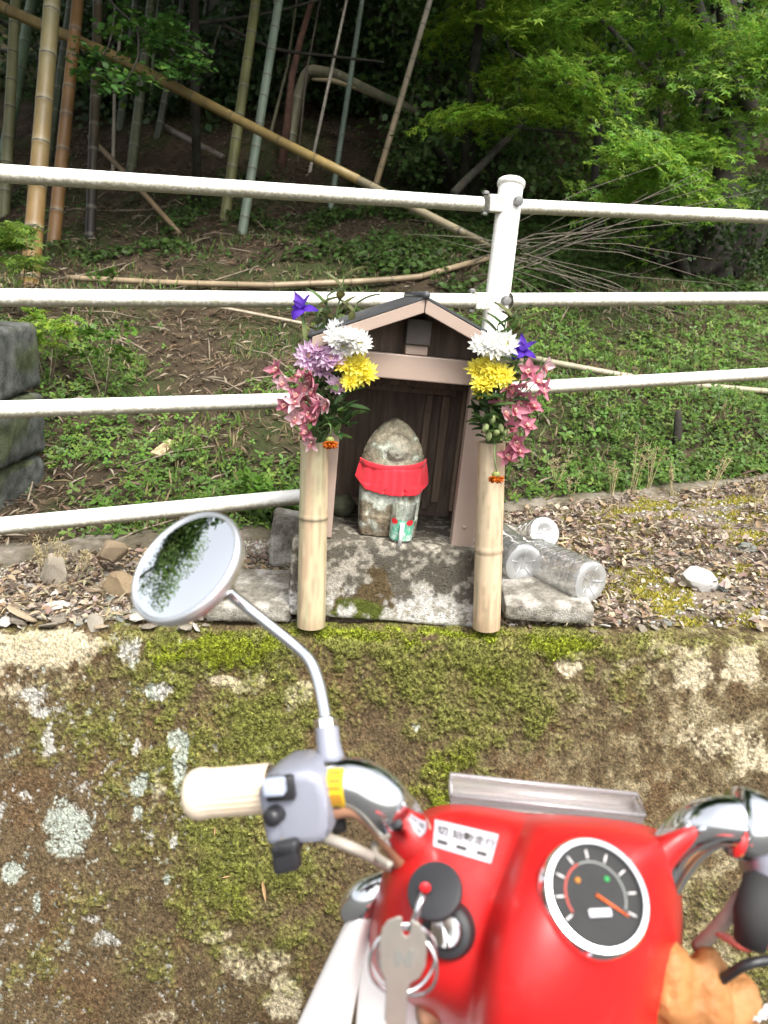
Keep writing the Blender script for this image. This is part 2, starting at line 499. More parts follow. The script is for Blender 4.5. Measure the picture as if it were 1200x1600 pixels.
# moss: tiny upright shoots wherever the wall carries green cushions
mk = ((np.abs(gx) < .92) + .3 * ((np.abs(gx) >= .92) & (np.abs(gx) < 1.8))) * (gs > -.05)
prob = (((.16 + moss * (.35 + .65 * lush)) * (1 - lich_m) * (1 - .8 * pale)) * mk).ravel()
pick = RNG.choice(prob.size, 125000, p=prob / prob.sum())
pp = WVv.reshape(-1, 3)[pick] + RNG.normal(0, .0012, (len(pick), 3))
TUFT = ([(-.22, 0, 0), (.22, 0, 0), (.05, 0.3, 1), (0, -.22, 0), (0, .22, 0), (-.3, 0, .85)], [(0, 1, 2), (3, 4, 5)])
nn = np.stack([RNG.normal(0, .35, len(pick)), -.75 + RNG.normal(0, .2, len(pick)), .65 + RNG.normal(0, .2, len(pick))], -1)
cc = col.reshape(-1, 3)[pick] * RNG.uniform(.55, 1.7, (len(pick), 1))
mo = scatter('moss', TUFT, pp, nn, RNG.uniform(0, 6.28, len(pick)), RNG.uniform(.0028, .0062, len(pick)) * (.7 + .5 * moss.ravel()[pick]), cc, M_litter)
tag(mo, 'green cushion moss covering the face of the concrete retaining wall', 'moss', kind='stuff')

# ---------------- terrace: strip of soil and gravel between the wall's edge and the kerb
TX = axis_pts(-6, -1.0, 1.9, 7, .014, .08)
TT = np.linspace(0, 1, 90) ** 1.15
gx2, gt = np.meshgrid(TX, TT)
ky = kerbY(gx2)
gy2 = YW + .055 + gt * (ky + .06 - YW - .055)
gz2 = H(gx2, gy2)
gz2 = gz2 - .02 * (1 - sstep(0, .05, gt))
n1, n2 = fbm(gx2 * 14, gy2 * 14, 0, 201, 4), fbm(gx2 * 70, gy2 * 70, 0, 202, 3)
tc_ = c3(.17, .135, .10) * (.4 + 1.2 * n2)[..., None]
tc_ = tc_ + (c3(.30, .27, .21) - tc_) * (sstep(.5, .7, n2) * sstep(.2, -.5, gx2))[..., None]
mos = sstep(.54, .66, n1) * sstep(.25, .6, gx2)
tc_ = tc_ + (c3(.26, .22, .035) * (.5 + n2)[..., None] - tc_) * (mos * .8)[..., None]
nr, nc = gx2.shape
idx = np.arange(nr * nc).reshape(nr, nc)
TF = np.stack([idx[:-1, :-1], idx[:-1, 1:], idx[1:, 1:], idx[1:, :-1]], -1).reshape(-1, 4)
M_soil = mat('soil', attr=True, rough=.95, var=.4, vscale=160, bump=.8, bscale=250, spec=.1)
terrace = np_mesh('ground', np.stack([gx2, gy2, gz2], -1).reshape(-1, 3), TF, M_soil, tc_.reshape(-1, 3), smooth=True)
terrace['kind'] = 'structure'

# ---------------- hillside rising behind the kerb
HX = np.concatenate([np.linspace(-40, -4, 30), np.arange(-3.8, 5.2, .05), np.linspace(5.5, 40, 30)])
HD = np.concatenate([np.arange(-.03, 3.2, .04), np.arange(3.2, 9, .12), np.linspace(9.5, 60, 50)])
gx3, gd = np.meshgrid(HX, HD)
gy3 = kerbY(gx3) + gd / KC
gz3 = H(gx3, gy3)
n1, n2 = fbm(gx3 * 3, gy3 * 3, 0, 301, 4), fbm(gx3 * 22, gy3 * 22, 0, 302, 3)
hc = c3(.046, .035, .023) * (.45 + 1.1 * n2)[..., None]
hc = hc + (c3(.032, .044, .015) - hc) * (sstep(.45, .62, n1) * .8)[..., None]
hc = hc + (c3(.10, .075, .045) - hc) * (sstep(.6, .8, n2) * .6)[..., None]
nr, nc = gx3.shape
idx = np.arange(nr * nc).reshape(nr, nc)
TF = np.stack([idx[:-1, :-1], idx[:-1, 1:], idx[1:, 1:], idx[1:, :-1]], -1).reshape(-1, 4)
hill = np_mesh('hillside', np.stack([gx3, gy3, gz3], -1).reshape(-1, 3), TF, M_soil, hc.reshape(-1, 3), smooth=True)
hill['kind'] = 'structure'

# ---------------- concrete kerb along the foot of the bank
M_conc = mat('old_concrete', color=(.20, .175, .14), rough=.92, var=.4, vscale=45, bump=.7, bscale=160, color2=(.10, .085, .055), c2scale=9, c2lo=.40, c2hi=.56)
ks = np.concatenate([np.linspace(-5, -1.2, 12), np.arange(-1.15, 3, .045), np.linspace(3.05, 7, 12)])
ky = kerbY(ks)
kz = terr(ks, ky) + .000 + (fbm(ks * 3, ks * 0, 0, 5, 3) - .5) * .05
rows = []
for (dy, dz) in ((-.035, -.10), (-.032, .018), (-.02, .03), (.05, .035), (.065, .02), (.07, -.10)):
    nz_ = (vnoise(ks * 18, ks * 0 + dy * 90, 0, 6) - .5) * .016
    rows.append([(ks[i], ky[i] + dy + nz_[i], kz[i] + dz + nz_[i]) for i in range(len(ks))])
kerb = MB().grid(rows).build('kerb', M_conc)
kerb['kind'] = 'structure'

# ================================================================== GUARD FENCE of white pipes
def wear_paint(name, base, rust, grime):
    m = mat(name, color=base, rough=.45, var=.06, vscale=60, color2=grime, c2scale=30, c2lo=.50, c2hi=.70, bump=.15, bscale=300)
    nt = m.node_tree; N, L = nt.nodes, nt.links
    b = N['Principled BSDF']
    src = b.inputs['Base Color'].links[0].from_socket
    tc = N.new('ShaderNodeTexCoord')
    n = N.new('ShaderNodeTexNoise'); n.inputs['Scale'].default_value = 11; n.inputs['Detail'].default_value = 9; n.inputs['Roughness'].default_value = .7
    L.new(tc.outputs['Object'], n.inputs['Vector'])
    r = N.new('ShaderNodeMapRange'); r.inputs[1].default_value = .69; r.inputs[2].default_value = .74
    L.new(n.outputs[0], r.inputs[0])
    x = N.new('ShaderNodeMixRGB'); x.inputs[2].default_value = (*rust, 1)
    L.new(r.outputs[0], x.inputs[0]); L.new(src, x.inputs[1]); L.new(x.outputs[0], b.inputs['Base Color'])
    return m
# paint carries the vertex colour: algae grows along the undersides of the pipes
M_pipe = wear_paint('white_paint', (.80, .79, .75), (.22, .10, .045), (.62, .60, .50))
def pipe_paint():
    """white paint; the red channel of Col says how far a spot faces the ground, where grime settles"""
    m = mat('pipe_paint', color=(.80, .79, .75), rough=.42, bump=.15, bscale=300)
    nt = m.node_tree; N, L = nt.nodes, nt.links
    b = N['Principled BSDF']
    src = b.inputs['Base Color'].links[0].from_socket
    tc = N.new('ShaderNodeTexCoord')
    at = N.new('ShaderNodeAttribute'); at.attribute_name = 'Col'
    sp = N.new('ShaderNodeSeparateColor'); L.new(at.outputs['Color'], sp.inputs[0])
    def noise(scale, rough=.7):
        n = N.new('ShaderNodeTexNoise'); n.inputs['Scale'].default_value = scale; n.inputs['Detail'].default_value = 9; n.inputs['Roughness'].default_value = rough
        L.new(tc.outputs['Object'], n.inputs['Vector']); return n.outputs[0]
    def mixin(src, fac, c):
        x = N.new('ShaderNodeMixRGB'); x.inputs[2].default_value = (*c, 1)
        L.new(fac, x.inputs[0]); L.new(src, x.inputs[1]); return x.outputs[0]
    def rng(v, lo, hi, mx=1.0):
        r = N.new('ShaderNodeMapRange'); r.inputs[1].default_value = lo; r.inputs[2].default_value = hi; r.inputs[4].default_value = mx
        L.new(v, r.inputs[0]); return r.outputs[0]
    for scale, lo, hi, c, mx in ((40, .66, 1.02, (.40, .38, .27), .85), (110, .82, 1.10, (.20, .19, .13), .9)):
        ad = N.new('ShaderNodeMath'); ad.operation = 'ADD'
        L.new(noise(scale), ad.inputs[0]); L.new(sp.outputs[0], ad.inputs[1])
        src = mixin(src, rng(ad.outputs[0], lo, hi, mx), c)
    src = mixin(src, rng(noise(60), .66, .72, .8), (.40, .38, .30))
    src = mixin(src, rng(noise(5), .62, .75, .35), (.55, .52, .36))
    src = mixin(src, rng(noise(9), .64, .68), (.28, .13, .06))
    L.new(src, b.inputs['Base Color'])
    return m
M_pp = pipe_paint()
M_bolt = mat('galvanised_bolt', color=(.23, .23, .22), rough=.5, metal=.7, var=.2, vscale=200)
def zf(x): return 2.10 * 2890.0 / (3690.0 - x)
fence = thing('guard_fence', 'white painted steel pipe guard fence with horizontal rails behind the shrine', 'fence', (0, 0, 0))
def rail(a, b, r=.0200):
    A, B = P(a[0], a[1], zf(a[0])), P(b[0], b[1], zf(b[0]))
    n, k = int((B - A).length / .012) + 2, 20
    t = (B - A).normalized(); u = (Vector((0, 0, 1)) - t * t.z).normalized(); v = t.cross(u)
    tt, th = np.meshgrid(np.linspace(0, 1, n), np.arange(k) * 2 * math.pi / k, indexing='ij')
    A_, B_, u, v = map(np.array, (A, B, u, v))
    q = A_ + (B_ - A_) * tt[..., None] + (u * np.cos(th)[..., None] + v * np.sin(th)[..., None]) * r
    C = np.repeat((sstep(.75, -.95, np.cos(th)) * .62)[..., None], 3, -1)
    idx = np.arange(n * k).reshape(n, k)
    nx = np.roll(idx, -1, axis=1)
    F = np.stack([idx[:-1], nx[:-1], nx[1:], idx[1:]], -1).reshape(-1, 4)
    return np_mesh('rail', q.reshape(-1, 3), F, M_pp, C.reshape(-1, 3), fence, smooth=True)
def lin(p, q, x): return (x, p[1] + (q[1] - p[1]) * (x - p[0]) / (q[0] - p[0]))
for (p, q) in (((0, 271), (700, 316)), ((0, 465), (700, 470)), ((0, 640), (430, 627)), ((0, 822), (470, 776))):
    rail(lin(p, q, -560), lin(p, q, 752))
for (p, q) in (((820, 323), (1200, 340)), ((820, 469), (1200, 466)), ((850, 605), (1200, 584))):
    rail(lin(p, q, 797), lin(p, q, 1560))
def post(top, toppx, low, lowpx):
    pass
PT, PB = P(799, 285, 2.10), P(773, 500, 2.12)
def fence_post(T, Bm, brackets):
    dn = (Bm - T).normalized()
    gz = float(H(T.x, T.y))
    B = T + dn * ((T.z - gz + .12) / -dn.z)
    m = MB()
    n = 40
    pts = [T.lerp(B, i / n) for i in range(n + 1)]
    cols = []
    for i in range(n + 1): cols.append((.12, .12, .12))
    m.tube(pts, .0355, 28, True, cols)
    p = m.build('post', M_pp, fence)
    c = MB(); ax = -dn
    c.lathe([(.036, -.012), (.0395, -.011), (.040, -.002), (.039, .003), (.034, .007), (.018, .010), (.002, .0105)], 28, T, ax, (.22, .22, .22))
    c.build('cap', M_pp, fence)
    return dn
DN = fence_post(PT, PB, True)
# brackets and bolts on the visible post
FD = (P(700, 316, zf(700)) - P(0, 271, zf(0))).normalized()
FN = Vector((FD.y, -FD.x, 0)).normalized()            # towards the road
for (bx, by, kx, ky_) in ((768, 318, 810, 314), (747, 470, 791, 470), (727, 612, 772, 622)):
    c = P(bx, by, zf(bx) - .0)
    u = (Vector((0, 0, 1)) - FD * FD.z).normalized(); v = FD.cross(u)
    m = MB(); s = .0225
    m.box(c - FD * .016 - u * s - v * s, FD * .05, u * 2 * s, v * 2 * s, (.36, .36, .36))
    br = m.build('bracket', M_pp, fence, smooth=False, bevel=.003)
    for sg in (1, -1):
        m = MB(); m.lathe([(.010, 0), (.010, .006), (.006, .009)], 6, c + u * (s + .001) * sg - FD * .02, (0, 0, sg), (1, 1, 1))
        m.build('bolt', M_bolt, br, smooth=False)
    kk = P(kx, ky_, 2.064)
    m = MB(); d = (CAM_P - kk).normalized() * .6 + FN * .8; d.normalize()
    m.lathe([(.0135, -.012), (.0135, .006), (.011, .010), (.004, .011)], 12, kk, d)
    m.build('bolt', M_bolt, fence, sharp=40)
# the next posts along the fence, just outside the picture
for (px_, py_) in ((-480, 262), (1500, 354)):
    T = P(px_, py_ - 35, zf(px_)); fence_post(T, T + DN, False)

# ================================================================== SHRINE
M_clad = mat('taupe_cladding', color=(.345, .262, .212), rough=.38, var=.07, vscale=10, bump=.06, bscale=120, spec=.5)
M_wood = mat('weathered_brown_wood', color=(.150, .108, .082), rough=.75, var=.45, vscale=16, bump=.5, bscale=80, stretch=(5, 5, .6))
M_woodl = mat('brown_batten', color=(.24, .175, .125), rough=.7, var=.35, vscale=16, bump=.4, bscale=80, stretch=(5, 5, .8))
M_roof = mat('dark_roof_sheet', color=(.05, .052, .055), rough=.45, var=.2, vscale=25)
SB = PY(612, 847, 1.52)
shrine = thing('wayside_shrine', 'small brown gabled wooden shrine with open front on a stone block', 'shrine', SB)
shrine.rotation_euler = (0, rad(1.2), rad(6))
def sbox(name, x0, x1, y0, y1, z0, z1, m, bevel=.0025, parent=shrine):
    return MB().box((x0, y0, z0), (x1 - x0, 0, 0), (0, y1 - y0, 0), (0, 0, z1 - z0)).build(name, m, parent, smooth=False, bevel=bevel)
HW, DP, HB = .181, .235, .40
for s in (-1, 1):
    sbox('post', s * HW - (.050 if s > 0 else 0), s * HW + (.050 if s < 0 else 0), 0, .028, 0, HB - .052, M_clad)
    xa = HW - .020 if s > 0 else -HW + .002
    side = sbox('side_wall', xa, xa + .018, .029, DP - .012, 0, HB - .005, M_wood)
    for yb in (.09, .17):
        xb = xa - .010 if s > 0 else xa + .0185
        sbox('batten', xb, xb + .0095, yb, yb + .022, .03, HB - .06, M_woodl, parent=side)
sbox('beam', -HW - .004, HW + .004, -.006, .030, HB - .050, HB, M_clad)
back = sbox('back_wall', -HW + .003, HW - .003, DP - .011, DP, 0, HB + .01, M_wood)
yb = DP - .012
for (x0, x1, z0, z1, m) in ((-.145, .145, .300, .322, M_woodl), (.072, .090, .038, .299, M_woodl), (.112, .132, .038, .299, M_woodl), (-.140, .071, .018, .037, M_woodl),
                            (-.147, -.130, .038, .299, M_woodl), (.0905, .111, .02, .299, M_wood)):
    sbox('batten', x0, x1, yb - .009, yb, z0, z1, m, parent=back)
for (x, z) in ((.081, .26), (.081, .07), (-.05, .311), (.04, .311)):
    MB().lathe([(.0022, 0), (.0018, .001)], 8, (x, yb - .009, z), (0, -1, 0)).build('nail', M_roof, back)
# lintel deep inside, ceiling boards, king post
sbox('lintel', -HW + .02, HW - .02, .12, .14, HB - .075, HB - .02, M_wood)
sbox('ceiling_board', -HW + .02, HW - .02, .031, DP - .012, HB - .012, HB - .003, M_wood)
SL = .42
AP = .512
RX = .010
def roofz(x): return AP - abs(x - RX) * SL
sbox('king_post', RX - .023, RX + .023, .000, .028, HB + .001, HB + .021, M_clad)
sbox('ridge_beam', RX - .025, RX + .025, -.010, DP - .03, HB + .0215, AP - .040, mat('dark_old_wood', color=(.06, .052, .045), rough=.8, var=.4, vscale=20, bump=.4, bscale=60))
gb = MB(); gb.add([(-HW, .05, HB), (HW, .05, HB), (HW, .05, roofz(HW) - .012), (RX, .05, AP - .012), (-HW, .05, roofz(-HW) - .012)], [(0, 1, 2, 3, 4)])
gb.build('gable_board', M_wood, shrine, smooth=False, solid=.008)
EW, Y0, Y1 = .215, -.055, DP + .045

for s in (-1, 1):
    n = Vector((s * SL, 0, 1)).normalized()
    a, b = Vector((RX, 0, AP)), Vector((RX + s * EW, 0, AP - EW * SL))
    e = b - a
    gap = e.normalized() * .001
    roof = MB().box(a + gap + Vector((0, Y0, 0)), e, (0, Y1 - Y0, 0), n * .0045).build('roof_sheet', M_roof, shrine, smooth=False)
    MB().box(a + gap + Vector((0, Y0 + .012, 0)) - n * .010, e * .985, (0, Y1 - Y0 - .02, 0), n * .0095).build('roof_board', M_wood, shrine, smooth=False)
    # barge board on the front edge
    o = a + gap + Vector((0, Y0 + .001, 0)) - n * .001
    if True:
        q = [a + Vector((s * .0008, 0, -.001)), b + Vector((-s * .004, 0, -.001)), b + Vector((-s * .004, 0, -.025)), a + Vector((s * .0008, 0, -.027))]
        V = [p + Vector((0, Y0 + .001, 0)) for p in q] + [p + Vector((0, Y0 + .011, 0)) for p in q]
        F = [(0, 1, 2, 3), (7, 6, 5, 4), (0, 4, 5, 1), (1, 5, 6, 2), (2, 6, 7, 3), (3, 7, 4, 0)]
        m = MB(); m.add(V, F if s < 0 else [f[::-1] for f in F]); m.build('barge_board', M_clad, shrine, smooth=False, bevel=.0015)
    MB().tube([b + Vector((0, Y0, .001)), b + Vector((0, Y1, .001))], .004, 8).build('eave_edge', M_roof, shrine)
MB().tube([(RX, Y0 - .004, AP + .006), (RX, Y1, AP + .006)], .0075, 10).build('ridge_cap', M_roof, shrine)
for (x, z) in ((HW - .026, .045), (-HW + .026, .045), (HW - .026, .30), (-HW + .026, .30)):
    MB().lathe([(.005, 0), (.004, .002), (.001, .003)], 10, (x, 0, z), (0, -1, 0)).build('nail', M_clad, shrine)

# ---------------- stone block and slab under the shrine
def rough_box(name, size, res, rnd, amp, colf, m, loc, rot=(0, 0, 0), seed=0, nsc=12, parent=None):
    h = np.array(size) / 2
    V, F, n0 = [], [], 0
    for ax in range(3):
        for sg in (-1, 1):
            u, v = [i for i in range(3) if i != ax]
            nu, nv = max(2, int(size[u] / res)), max(2, int(size[v] / res))
            a, b = np.meshgrid(np.linspace(-h[u], h[u], nu), np.linspace(-h[v], h[v], nv))
            p = np.zeros(a.shape + (3,)); p[..., u] = a; p[..., v] = b; p[..., ax] = sg * h[ax]
            idx = np.arange(nu * nv).reshape(nv, nu) + n0
            f = np.stack([idx[:-1, :-1], idx[:-1, 1:], idx[1:, 1:], idx[1:, :-1]], -1).reshape(-1, 4)
            flip = (sg > 0) == (ax == 1)
            F.append(f[:, ::-1] if flip else f)
            V.append(p.reshape(-1, 3)); n0 += nu * nv
    p = np.vstack(V); F = np.vstack(F)
    q = np.clip(p, -(h - rnd), h - rnd)
    d = p - q
    n = d / np.maximum(np.linalg.norm(d, axis=1, keepdims=True), 1e-9)
    w1 = fbm(p[:, 0] * nsc + 9, p[:, 1] * nsc, p[:, 2] * nsc, seed, 4) - .5
    w2 = fbm(p[:, 0] * nsc * 6 + 9, p[:, 1] * nsc * 6, p[:, 2] * nsc * 6, seed + 3, 3) - .5
    C = colf(p, n, w1, w2)
    out = q + n * (rnd + amp * (w1 * 2 + w2 * .6)[:, None])
    o = np_mesh(name, out, F, m, C, parent, smooth=True)
    o.location = loc; o.rotation_euler = rot
    return o
def mixc0(c, d, f): return c + (np.asarray(d) - c) * np.asarray(f)[:, None]
def block_col(p, n, w1, w2):
    f1 = fbm(p[:, 0] * 40, p[:, 1] * 40, p[:, 2] * 40 + 4, 81, 5); f2 = fbm(p[:, 0] * 110, p[:, 1] * 110 + 7, p[:, 2] * 110, 82, 3); f3 = vnoise(p[:, 0] * 230, p[:, 1] * 230, p[:, 2] * 230, 84)
    c = np.array([.30, .275, .225]) * (.5 + .6 * f2 + .5 * f3)[:, None]
    lowz = sstep(.02, -.05, p[:, 2] + (f1 - .5) * .12)
    white = lowz * sstep(.34, .62, f1 * .5 + f2 * .5 + .06 * sstep(-.15, .2, p[:, 0]))
    c = mixc0(c, [.62, .61, .59], white * (.55 + .6 * f3))
    dk = sstep(.47, .60, f1 * .55 + f2 * .45 + .09 * (1 - lowz) - .07 * lowz)
    c = mixc0(c, [.055, .048, .036], dk * .85)
    p = p + ((np.stack([fbm(p[:, 0] * 30, p[:, 1] * 30, p[:, 2] * 30, 85 + i, 4) for i in range(3)], -1) - .5) * .14)
    mo = np.exp(-(((p[:, 0] + .08) / .075) ** 2 + ((p[:, 2] + .055) / .045) ** 2)) + .8 * np.exp(-(((p[:, 0] + .03) / .045) ** 2 + ((p[:, 2] + .005) / .06) ** 2))
    mo = sstep(.30, .52, mo * (.2 + .6 * f2 + .7 * f1))
    mix = sstep(-.03, -.06, p[:, 2] + (f1 - .5) * .05)[:, None]
    mc = np.array([.085, .062, .032]) * (1 - mix) + np.array([.075, .09, .018]) * mix
    return mixc0(c, mc * (.5 + f3)[:, None], mo)
M_blk = mat('lichened_stone', attr=True, rough=.95, var=.35, vscale=150, bump=.8, bscale=260, spec=.1)
BL, BR = PY(450, 848, 1.497), PY(785, 856, 1.497)
BB = PY(612, 971, 1.455)
top = (BL.z + BR.z) / 2
cx = (BL.x + BR.x) / 2
bw, bh, bd = BR.x - BL.x, .185, .36
block = rough_box('stone_block', (bw, bd, bh), .0034, .012, .0035, block_col, M_blk, (cx, 1.508 + bd / 2, SB.z - bh / 2 - .001), (0, rad(.6), rad(2)), 5)
tag(block, 'rough white and black lichened stone block carrying the little shrine', 'block')
def slab_col(p, n, w1, w2):
    base = np.array([.20, .185, .155]) * (1 + 1.4 * w2[:, None])
    wt = sstep(.5, .62, fbm(p[:, 0] * 30, p[:, 1] * 30, p[:, 2] * 30, 91, 4))
    c = base + (np.array([.42, .40, .36]) - base) * wt[:, None] * .7
    dk = sstep(.56, .68, fbm(p[:, 0] * 14, p[:, 1] * 14 + 7, p[:, 2] * 14, 92, 5))
    c = c + (np.array([.12, .10, .075]) - c) * (dk * .7)[:, None]
    mo = np.exp(-(((p[:, 0] - .30) / .03) ** 2 + ((p[:, 1] + .11) / .03) ** 2))
    mo = sstep(.3, .6, mo * (.5 + fbm(p[:, 0] * 60, p[:, 1] * 60, p[:, 2] * 60, 93, 3)))
    return c + (np.array([.09, .11, .02]) - c) * mo[:, None]
def slab_at(xa, xb, label, seed, yaw):
    A, B = PY(xa, 969, 1.492), PY(xb, 972, 1.492)
    o = rough_box('stone_slab', (B.x - A.x, .21, .042), .005, .008, .005, slab_col, M_blk, ((A.x + B.x) / 2, 1.494 + .105, (A.z + B.z) / 2 + .021), (rad(3), -math.atan(ME) * .8, rad(yaw)), seed, 11)
    tag(o, label, 'slab', 'flat slabs beside the block')
slab_at(318, 452, 'flat grey stone slab left of the lichened block, behind the mirror stem', 12, 1)
slab_at(788, 926, 'flat grey stone slab under the plastic bottles right of the lichened block', 19, -1)
# the block stands on the slab's level
blk_stone = rough_box('corner_stone', (.075, .10, .12), .006, .02, .008, slab_col, M_blk, (PY(800, 818, 1.80).x, 1.86, terr(.3, 1.86) + .05), (0, .1, .3), 44, 20)
tag(blk_stone, 'small upright grey stone beside the shrine behind the plastic bottles', 'stone')
blk2 = rough_box('corner_stone', (.10, .12, .14), .006, .015, .006, slab_col, M_blk, (PY(452, 830, 1.88).x, 1.90, terr(-.2, 1.90) + .055), (0, .05, .1), 45, 20)
tag(blk2, 'dark mossy stone beside the left bamboo vase under the fence rail', 'stone')

# ---------------- jizo statue with its bib
ST = PY(603, 838, 1.585)
ST.z = SB.z + .002
statue = thing('stone_statue', 'weathered stone statue with pointed top inside the shrine', 'statue', ST)
statue.rotation_euler = (rad(-2), rad(1.0), rad(6))
SH, SWd = .256, .070
def outl(h):
    """half width of the slab at height fraction h"""
    if h < .60: return SWd * (.93 + .07 * math.sin(h / .6 * math.pi * .5))
    t = (h - .60) / .40
    return SWd * max(0.0, (1 - t ** 1.9)) ** .62
def relief(x, z):
    d = 0
    hx, hz = .004, .745 * SH
    r = math.hypot(x - hx, (z - hz) * .92)
    d += .0075 * max(0, 1 - (r / .021) ** 2) ** .5 if r < .021 else 0          # head
    d -= .0038 * math.exp(-((r - .0285) / .006) ** 2)                            # cut around the head
    for ex in (-.024, .024):
        d += .003 * math.exp(-(((x - hx - ex) / .005) ** 2 + ((z - hz) / .009) ** 2))
    for ex in (-.008, .008):
        d -= .0022 * math.exp(-(((x - hx - ex) / .0045) ** 2 + ((z - hz - .002) / .002) ** 2))
    d += .0028 * math.exp(-(((x - hx) / .0025) ** 2 + ((z - hz + .004) / .005) ** 2))
    d -= .0018 * math.exp(-(((x - hx) / .006) ** 2 + ((z - hz + .0115) / .0015) ** 2))
    if z < .66 * SH:
        wb = .040 + .012 * math.sin(min(1, z / (.3 * SH)) * 1.57)
        d += .010 * max(0, 1 - (abs(x - hx) / wb) ** 4) * min(1, (.66 * SH - z) / .02) * min(1, z / .05 + .35)
        if z > .14 * SH: d -= .004 * math.exp(-((abs(x - hx) - .022) / .004) ** 2) * (z < .42 * SH)
    return d
def front_y(x, z):
    h = min(max(z / SH, 0), .999); wv = max(outl(h), 1e-4)
    s = max(-1, min(1, x / wv))
    edge = (1 - abs(s) ** (14 if h < .45 else 5)) ** .5
    if h < .17: edge *= 1.16
    return -(.030 * edge) * (0.35 + .65 * min(1, (1 - h) / .25)) - relief(x, z) * edge
nxs, nzs = 56, 90
V, F, S_ = [], [], []
for i in range(nzs + 1):
    h = i / nzs
    for sd in (0, 1):
        for j in range(nxs + 1):
            t_ = -1 + 2 * j / nxs
            if sd: t_ = -t_
            x = t_ * outl(h); z = h * SH
            V.append((x, front_y(x, z) if sd == 0 else .030 * (1 - abs(t_) ** 6) ** .5, z)); S_.append(sd)
V, S_ = np.array(V), np.array(S_)
g, g2 = fbm(V[:, 0] * 45 + 3, V[:, 1] * 45, V[:, 2] * 45, 7, 4), fbm(V[:, 0] * 160, V[:, 1] * 160, V[:, 2] * 160, 8, 2)
hh = V[:, 2] / SH
def mixc(c, d, f): return c + (np.asarray(d) - c) * np.asarray(f)[:, None]
C = np.array([[.215, .190, .135]]) * (.45 + 1.1 * g2)[:, None]
C = mixc(C, [.12, .14, .10], sstep(.5, .65, g) * .6)
C = mixc(C, [.50, .54, .46], sstep(.50, .60, g + .17 * np.exp(-((hh - .30) / .09) ** 2) - .14 * (hh > .48)) * .8)
C = mixc(C, np.array([[.12, .09, .06]]) * (.5 + g2)[:, None], sstep(.22, .05, hh + (g - .5) * .5) * .8)
C = mixc(C, [.36, .36, .30], np.exp(-(((V[:, 0] - .004) / .03) ** 2 + ((V[:, 2] - .73 * SH) / .03) ** 2)) * .6)
V[:, 1] += (g - .5) * .004 * np.where(S_ == 0, -1, 1); V[:, 0] += (g2 - .5) * .0015
K = 2 * (nxs + 1)
for i in range(nzs):
    for j in range(K):
        j2 = (j + 1) % K
        F.append((i * K + j, i * K + j2, (i + 1) * K + j2, (i + 1) * K + j))
np_mesh('body', V, F, M_blk, C, statue, smooth=True)
M_bib = mat('red_cloth', color=(.66, .015, .030), rough=.75, var=.08, vscale=300, sheen=.3, bump=.15, bscale=900)
bib = thing('cloth_bib', 'red gathered cloth bib tied around the stone statue', 'bib', ST)
bib.rotation_euler = statue.rotation_euler
def bib_pt(s, t, off):
    """s across -1..1, t down 0..1"""
    zt = .655 * SH - .012 * (1 - s * s) + .004 * s
    zb = .400 * SH - .008 * (1 - s * s) + .018 * max(0, abs(s) - .72) / .28 + .006 * (s < 0) * abs(s)
    z = zt + (zb - zt) * t
    wv = outl(min(z / SH, .99)) + .003 + .009 * t
    x = s * wv
    y = front_y(max(-outl(z / SH) * .97, min(outl(z / SH) * .97, x)), z) if abs(s) < .97 else -.002
    if abs(s) > .9: y = y * max(0, (1 - abs(s)) / .1) + (-.004) * (1 - max(0, (1 - abs(s)) / .1))
    # cloth hangs over the relief instead of following it
    y = min(y, -.034 * (1 - abs(s) ** 4)) - .004
    fold = (1 - 2 * abs(math.sin(s * 9 + .9 * math.sin(s * 5) + .5 * t)) ** .6) * .55 + math.sin(s * 27 + 2 + t) * .25
    y -= off + (.0042 * fold * min(1, t * 3) * (1 - .25 * t)) * (1 - abs(s) ** 8) + .005 * math.sin(min(1, t) * math.pi * .6)
    return (x, y, z)
gsk = [[bib_pt(-1 + 2 * j / 90, i / 26, .001) for j in range(91)] for i in range(27)]
MB().grid(gsk).build('skirt', M_bib, bib, solid=.0022)
gbd = []
for i in range(7):
    row = []
    for j in range(61):
        s = -1.02 + 2.04 * j / 60
        x, y, z = bib_pt(max(-1, min(1, s)), .0, .004)
        row.append((x * 1.015, y - .0015 * math.sin(i / 6 * math.pi), z + .004 - .012 * i / 6))
    gbd.append(row)
MB().grid(gbd).build('band', M_bib, bib, solid=.002)

